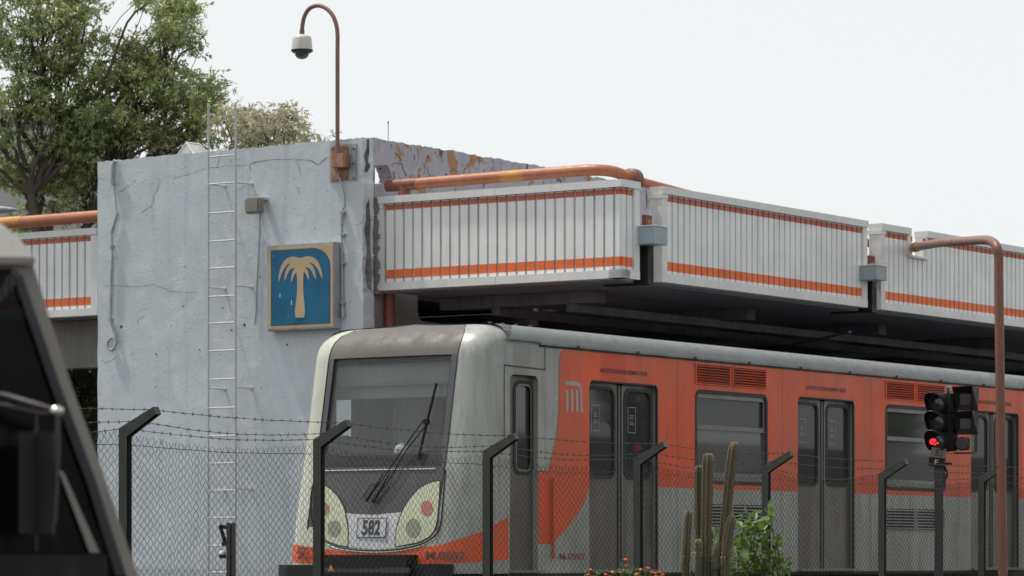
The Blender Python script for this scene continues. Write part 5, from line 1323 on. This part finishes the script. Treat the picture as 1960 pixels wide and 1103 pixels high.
# ---------------------------------------------------------------- cacti
YCt = 28.2; Kc = YCt / FPX
cc_ = bpy.data.objects.new('columnar_cactus', None); col.objects.link(cc_); cc_.location = (at(1345, 1000, YCt).x, YCt, .06); tag(cc_, 'clump of tall ribbed columnar cactus stems standing in front of the fence', 'cactus')
def stem(pts, w, dy=0, ribs=7, tip=True):
    """pts (px,py) bottom to top; w widths in px"""
    P = [at(x, y, YCt + dy) for x, y in pts]; P = [Vector((P[0].x - .02, P[0].y, .02))] + P
    path = smooth_path(P, 7); n = len(path); b = MB(); N = ribs * 10; rings = []
    Lt = [0]
    for a, c in zip(path, path[1:]): Lt.append(Lt[-1] + (c - a).length)
    T = Lt[-1]
    path2 = list(path); 
    for i, p in enumerate(path2):
        r = w * Kc / 2 * (1 + .05 * sin(Lt[i] * 9 + pts[0][0]) + .05 * noise.noise(Vector((Lt[i] * 14, pts[0][0], 0)))); dtop = T - Lt[i]
        if dtop < r * 1.3: r *= sqrt(max(.01, 1 - (1 - dtop / (r * 1.3)) ** 2))
        rg = []
        for k in range(N):
            a = 2 * pi * k / N + pts[0][0]; f = abs(cos(a * ribs / 2)); rr = r * (.58 + .42 * f ** .8); rg.append((p.x + rr * cos(a), p.y + rr * sin(a), p.z))
        rings.append(rg)
    # finer rings at the tip
    vs = [q for g_ in rings for q in g_]
    b.add(vs, [(i * N + k, i * N + (k + 1) % N, (i + 1) * N + (k + 1) % N, (i + 1) * N + k) for i in range(n - 1) for k in range(N)], True)
    b.add(rings[-1], [tuple(range(N))])
    o = b.build('stem', 'cactus', cc_, wire_fix=False)
    sp_b = MB()
    for i in range(3, n - 1, 1):
        for rb in range(ribs):
            a = 2 * pi * rb / ribs + pts[0][0] * 0 - 0
            k = int(round((a) / (2 * pi) * N)) % N
            q = Vector(rings[i][k]); c = path2[i]; d = (q - c); d.z = 0; d = d.normalized()
            if d.y > .2: continue
            for _ in range(2): sp_b.tube([q, q + (d + rv(.5)) .normalized() * .014], .0009, 3, caps=False)
    sp_b.build('spines', 'straw1240', o, wire_fix=False)
def dens(pts, k=3):
    out = []
    for (x0, y0), (x1, y1) in zip(pts, pts[1:]):
        for j in range(k): out.append((x0 + (x1 - x0) * j / k, y0 + (y1 - y0) * j / k))
    out.append(pts[-1]); x, y = out[-1]; px_, py_ = out[-2]
    return out[:-1] + [(x, y + 5), (x, y + 2.2), (x, y + .7), (x, y)]
M['straw1240'] = bpy.data.materials['straw1240']
stem(dens([(1312, 1095), (1314, 1040), (1318, 978)]), 15, -.02, 6)
stem(dens([(1339, 1095), (1338, 1000), (1337, 892)]), 16, .10, 6)
stem(dens([(1351, 1095), (1352, 1000), (1355, 869)]), 22, 0, 7)
stem(dens([(1381, 1095), (1388, 1000), (1396, 920), (1405, 847)]), 21, .12, 7)
stem(dens([(1388, 1095), (1390, 1050), (1400, 988)]), 20, -.08, 7)
stem(dens([(1337, 1075), (1336, 1050), (1336, 1033)]), 12, -.12, 6)
stem(dens([(1368, 1100), (1372, 1070), (1378, 1040)]), 15, -.05, 6)

# ---------------------------------------------------------------- leafy bush and lantana
def bush(name, label, cat, sprays, base, mat, L, W, per, flowers=None, twr=.003):
    t = bpy.data.objects.new(name, None); col.objects.link(t); t.location = base; tag(t, label, cat)
    V, Fc = [], []; bb = MB()
    for (c, rad, nl) in sprays:
        c = Vector(c); st0 = Vector(base) + Vector((random.uniform(-.15, .15), random.uniform(-.1, .1), 0))
        limb(bb, st0, c, .012, .004, .3, 5)
        for _ in range(nl):
            d = rv().normalized(); p = c + d * rad * random.random() ** .5
            dd = (d * .8 + rv(.4) + Vector((0, 0, .1))).normalized(); nn = (Vector((0, 0, 1)) + rv(.45)).normalized()
            leaf5(V, Fc, p, dd, nn, L * random.uniform(.6, 1.2), W * random.uniform(.7, 1.15))
    bb.build('stems', 'bark', t, wire_fix=False); b = MB(); b.add(V, Fc); b.build('foliage', mat, t, wire_fix=False)
    return t
def leaf5(V, Fc, p, d, n_, L, W):
    s_ = d.cross(n_).normalized(); n2 = s_.cross(d); i = len(V)
    V += [p, p + d * L * .25 + s_ * W * .42, p + d * L * .6 + s_ * W * .45 - n2 * L * .04, p + d * L - n2 * L * .14, p + d * L * .6 - s_ * W * .45 - n2 * L * .04, p + d * L * .25 - s_ * W * .42, p + d * L * .45 - n2 * L * .05 - n2 * W * .1]
    Fc += [(i, i + 1, i + 6), (i + 1, i + 2, i + 6), (i + 2, i + 3, i + 6), (i + 3, i + 4, i + 6), (i + 4, i + 5, i + 6), (i + 5, i, i + 6)]
YBs = 28.6
spr = [(at(x + random.uniform(-4, 4), y, YBs + random.uniform(-.25, .25)), r * 1.08 * YBs / FPX, int(n_ * .8)) for x, y, r, n_ in (
    (1432, 985, 14, 9), (1462, 980, 12, 8), (1450, 1000, 20, 22), (1475, 1002, 15, 10), (1425, 1010, 18, 20), (1400, 1030, 18, 18), (1440, 1030, 22, 34), (1465, 1035, 20, 26), (1488, 1022, 12, 8), (1410, 1055, 22, 32),
    (1445, 1060, 24, 44), (1475, 1062, 16, 16), (1370, 1060, 16, 20), (1365, 1015, 12, 14), (1372, 1035, 12, 12), (1420, 1085, 28, 46), (1455, 1090, 26, 44), (1485, 1085, 18, 20), (1505, 1083, 12, 12), (1365, 1090, 18, 24), (1325, 1092, 10, 8), (1440, 1110, 40, 40), (1375, 1112, 25, 30), (1335, 1060, 8, 7))]
bush('leafy_bush', 'bright green broadleaf bush growing beside the cactus stems', 'bush', spr, (at(1430, 1100, YBs).x, YBs, .06), 'leaf_bush', .100, .056, 0)
YLn = 27.6
spr = [(at(x, y, YLn + random.uniform(-.2, .2)), r * YLn / FPX, n_) for x, y, r, n_ in ((1190, 1090, 9, 16), (1200, 1100, 12, 24), (1230, 1104, 14, 24), (1250, 1104, 14, 20), (1170, 1106, 14, 20), (1140, 1108, 14, 18), (1265, 1108, 12, 16), (1212, 1094, 9, 10), (1120, 1115, 20, 20), (1200, 1120, 40, 50))]
lt = bush('lantana_bush', 'low flowering bush with red and orange blooms at the foot of the fence', 'flower bush', spr, (at(1200, 1100, YLn).x, YLn, .06), 'leaf_bush', .035, .022, 0)
for i, (x, y, r, c) in enumerate(((1197, 1071.5, 3, 1), (1200, 1083, 3.8, 0), (1172, 1096, 4, 1), (1189, 1096.5, 4.3, 1), (1241, 1088.5, 3.6, 0), (1226, 1091, 3.2, 1), (1219, 1099.5, 4, 1), (1264, 1096, 3.6, 0), (1254, 1098, 3, 0), (1126, 1101, 3.4, 0), (1159, 1100.5, 3, 0), (1130, 1091, 2.4, 1), (1247, 1096, 2.6, 1), (1268, 1100, 3, 1))):
    c0 = at(x, y, YLn - .05); b = MB(); rr = r * YLn / FPX
    for k in range(16):
        a = k * 2.4; q_ = rr * sqrt(k / 16); h = rr * .5 * (1 - (q_ / rr) ** 2); b.lathe((c0.x + q_ * cos(a), c0.y + q_ * sin(a) * .8, c0.z + h + q_ * .3 * sin(a)), [(.001, -.004), (.0075, 0), (.005, .004), (.001, .005)], 5)
    b.build('blossom', 'petal_orange' if c else 'petal_red', lt)
    b = MB(); b.tube([c0, c0 + Vector((random.uniform(-.02, .02), .02, -.12))], .0018, 4); b.build('flower_stalk', 'leaf_bush', lt)

# ================================================================== MINIBUS (out of focus, near)
YM = 8.0
BP = at(236, 1067, YM); BA = radians(12)
BF = Matrix.Translation((BP.x, BP.y, 0)) @ Matrix.Rotation(BA, 4, 'Z')
mb = bpy.data.objects.new('minibus', None); col.objects.link(mb); mb.location = BF @ Vector((-1.5, .9, 0)); mb.rotation_euler = (0, 0, BA); tag(mb, 'dark minibus with a pale roof and long side mirror, blurred at far left', 'minibus')
def mp(px, py):
    k = (px - CX) / FPX; x = (k * BP.y - BP.x) / (cos(BA) - k * sin(BA)); Y = BP.y + x * sin(BA); return (x, CZ + (HY - py) / FPX * Y)
def inter(a, b_, t): return (a[0] + (b_[0] - a[0]) * t, a[1] + (b_[1] - a[1]) * t)
nose = mp(300, 1200); nose_b = (nose[0] + .25, .55)
outer_ = [(-3.2, .45), (nose_b[0], .45), nose_b, mp(285, 1150), mp(258, 1085), mp(230, 1003), mp(188, 878), mp(141, 750), mp(93, 603), mp(66, 515), mp(56, 490), mp(40, 468), mp(-30, 440), mp(-300, 428), (-3.2, mp(0, 428)[1])]
win = [mp(236, 1102), mp(236, 1045), mp(184, 924), mp(115, 740), mp(66, 598), mp(42, 530), mp(20, 512), mp(-420, 500), mp(-420, 1045), mp(-420, 1102)]
win = [mp(251, 1130), mp(184, 926), mp(115, 742), mp(66, 598), mp(44, 532), mp(25, 514), mp(-420, 505), mp(-420, 1130)]
WV = 1.85
for nm, y0 in (('side_panel', 0), ('far_side_panel', 0 + WV)):
    b = MB(BF); b.plate([outer_, win], lambda x, z, d, y0=y0: (x, y0 + d, z), 0, .05); b.build(nm, 'bus_frame', mb)
# pale roof shell, dark brow
b = MB(BF); rp = [mp(58, 491), mp(40, 464), mp(8, 436), mp(-60, 424), mp(-300, 418), (-3.2, mp(0, 417)[1])]
for k in range(len(rp) - 1):
    (xa, za), (xb, zb2) = rp[k], rp[k + 1]
    yy0, yy1 = 0 - .03, 0 + WV + .08
    b.add([(xa, yy0, za), (xb, yy0, zb2), (xb, yy0 + .25, zb2 + .03), (xa, yy0 + .25, za + .03), (xb, yy1, zb2), (xa, yy1, za)], [(0, 1, 2, 3), (3, 2, 4, 5)])
b.add([(x, 0 - .03, z) for x, z in rp] + [(x, 0 - .03, mp(0, 494)[1]) for x, z in rp[::-1]], [tuple(range(2 * len(rp)))])
b.build('roof', 'bus_cream', mb)
b = MB(BF); b.box((mp(-600, 0)[0], 0 - .045, mp(0, 508)[1]), (mp(64, 0)[0], 0 - .031, mp(0, 495)[1])); b.build('roof_gutter', 'bus_frame', mb)
b = MB(BF)
fr_out = [mp(300, 1200), mp(230, 1003), mp(141, 750), mp(66, 515)]
for (a, c) in zip(fr_out, fr_out[1:]): b.add([(a[0] - .012, 0 + .06, a[1]), (c[0] - .012, 0 + .06, c[1]), (c[0] - .012, 0 + WV - .01, c[1]), (a[0] - .012, 0 + WV - .01, a[1])], [(0, 1, 2, 3)])
b.build('windscreen', 'glass_bus', mb)
b = MB(BF); b.plate([win], lambda x, z, d: (x, 0 + .055 + d, z), 0, .005); b.build('side_window', 'glass_bus', mb)
b = MB(BF); b.plate([win], lambda x, z, d: (x, 0 + WV + .055 + d, z), 0, .005); b.build('far_side_window', 'glass_bus', mb)
# inner black seal along the pillar
b = MB(BF); seal = [mp(240, 1102), mp(184, 922), mp(115, 738), mp(66, 596), mp(42, 526)]; seal2 = [mp(222, 1102), mp(166, 922), mp(97, 738), mp(50, 600), mp(30, 540)]
b.plate([seal + seal2[::-1]], lambda x, z, d: (x, 0 - .004 + d, z), 0, .006); b.build('window_seal', 'rubber', mb)
b = MB(BF); b.plate([[mp(190, 1058), mp(172, 1058), mp(112, 900), mp(122, 905)]], lambda x, z, d: (x, 0 - .004 + d, z), 0, .012); b.build('quarter_window_bar', 'bus_frame', mb)
b = MB(BF); b.box((mp(-600, 0)[0], .003, mp(0, 1110)[1]), (mp(205, 0)[0], .02, mp(0, 1062)[1])); b.build('window_ledge', 'bus_dark', mb)
b = MB(BF); b.box((mp(-1490, 0)[0], 0 + .1, .5), (mp(-100, 0)[0], 0 + WV - .1, .6)); b.box((mp(-60, 0)[0], 0 + .2, mp(0, 1200)[1] - .3), (mp(250, 0)[0], 0 + WV - .2, mp(0, 1075)[1]), .05); b.build('dashboard_and_floor', 'bus_dark', mb)
b = MB(BF); b.box((mp(-200, 0)[0], 0 + .35, 1.0), (mp(-120, 0)[0], 0 + .85, mp(0, 860)[1]), .05); b.box((mp(-210, 0)[0], 0 + 1.0, 1.0), (mp(-130, 0)[0], 0 + 1.5, mp(0, 860)[1]), .05); b.build('seat', 'bus_dark', mb)
b = MB(BF); b.box((mp(-700, 0)[0], 0 + 1.2, .61), (mp(-330, 0)[0], 0 + 1.22, mp(0, 470)[1])); b.build('partition', 'bus_dark', mb)
b = MB(BF); b.box((mp(-300, 0)[0], 0 + .02 + .04, mp(0, 870)[1]), (mp(-20, 0)[0], 0 + .10, mp(0, 500)[1])); b.build('sun_blind', 'bus_dark', mb)
b = MB(BF); b.plate([[mp(24, 520), mp(-300, 520), mp(-300, 930), mp(118, 930), mp(150, 905), mp(60, 640)]], lambda x, z, d: (x, 0 + 1.0 + d, z), 0, .02); b.build('dark_cabin_sheet', 'bus_dark', mb)  # dark sheet across the cabin behind the side window
# mirror
b = MB(); a_ = at(37, 1055, YM - .45); c_ = at(103, 795, YM - .45); b.box((a_.x, YM - .50, a_.z), (c_.x, YM - .40, c_.z), .038); mir = b.build('side_mirror', 'black', mb)
b = MB(); b.tube([at(-120, 742, YM - .2), at(10, 757, YM - .35), at(70, 775, YM - .45), at(106, 786, YM - .45)], .0065, 8); b.tube([at(-120, 765, YM - .2), at(10, 775, YM - .35), at(80, 792, YM - .45), at(106, 790, YM - .45)], .005, 8); b.build('mirror_arm', 'dark_metal', mir)
b = MB(); b.lathe(at(108, 787, YM - .45), [(.004, -.012), (.016, -.006), (.016, .006), (.004, .012)], 12); b.build('arm_knob', 'chrome', mir)
b = MB(); b.tube([at(110, 790, YM - .45), at(110, 870, YM - .45), at(104, 1000, YM - .45)], .006, 6); b.build('mirror_stay', 'dark_metal', mir)
for k, x in enumerate((-1150, -20)):
    q = mp(x, 1067); b = MB(BF); b.lathe((q[0], 0 - .0, .38), [(.2, -.02), (.36, .0), (.38, .05), (.38, .17), (.36, .2)], 24, 'Y'); wh = b.build('wheel', 'rubber', mb)
    b = MB(BF); b.lathe((q[0], 0 - .03, .38), [(.05, 0), (.2, .005), (.2, .02)], 20, 'Y'); b.build('hub', 'galv', wh)

# ================================================================== OPPOSITE SIDE OF THE STREET (unseen, added to darken the train side and fill its window reflections)
ob = bpy.data.objects.new('added_street_building', None); col.objects.link(ob); p = F @ Vector((14, -24, 0)); ob.location = p; ob.rotation_euler = (0, 0, TH); tag(ob, 'brown brick building out of view, added to darken the train and its windows', 'building')
b = MB(F); b.box((-8, -34, 0), (13, -24, 4.1)); b.box((13.01, -34, 0), (31, -24.4, 5.2)); b.box((31.01, -34, 0), (70, -24, 4.4)); b.build('wall', paint('brick_brown', (.13, .10, .085), .9, dirt=(.06, .05, .05), amt=.6, scale=.5), ob)
for k in range(16):
    x = -6 + k * 4.6; z = 1.3
    b = MB(F); b.box((x, -23.99, z), (x + 2.6, -23.95, z + 1.9)); b.build('window', 'building_pale' if k % 3 == 1 else 'glass_dark', ob)
for k, (u, v, sc_) in enumerate(((17, -22.5, .62), (27, -23, .55), (38, -22, .7), (52, -23, .6))):
    src = [o for o in col.objects if o.name == 'leafy_tree'][0]
    c = src.copy(); col.objects.link(c); p = F @ Vector((u, v, 0)); c.location = p; c.scale = (sc_, sc_, sc_); c.rotation_euler = (0, 0, k * 1.3)
    c['label'] = ('unseen street tree added to darken the train side, ' + ('nearest the train cab', 'second from the cab', 'third from the cab', 'farthest from the cab')[k]); c['group'] = 'unseen street trees added to darken the train'
    for ch in list(src.children): d = ch.copy(); col.objects.link(d); d.parent = c
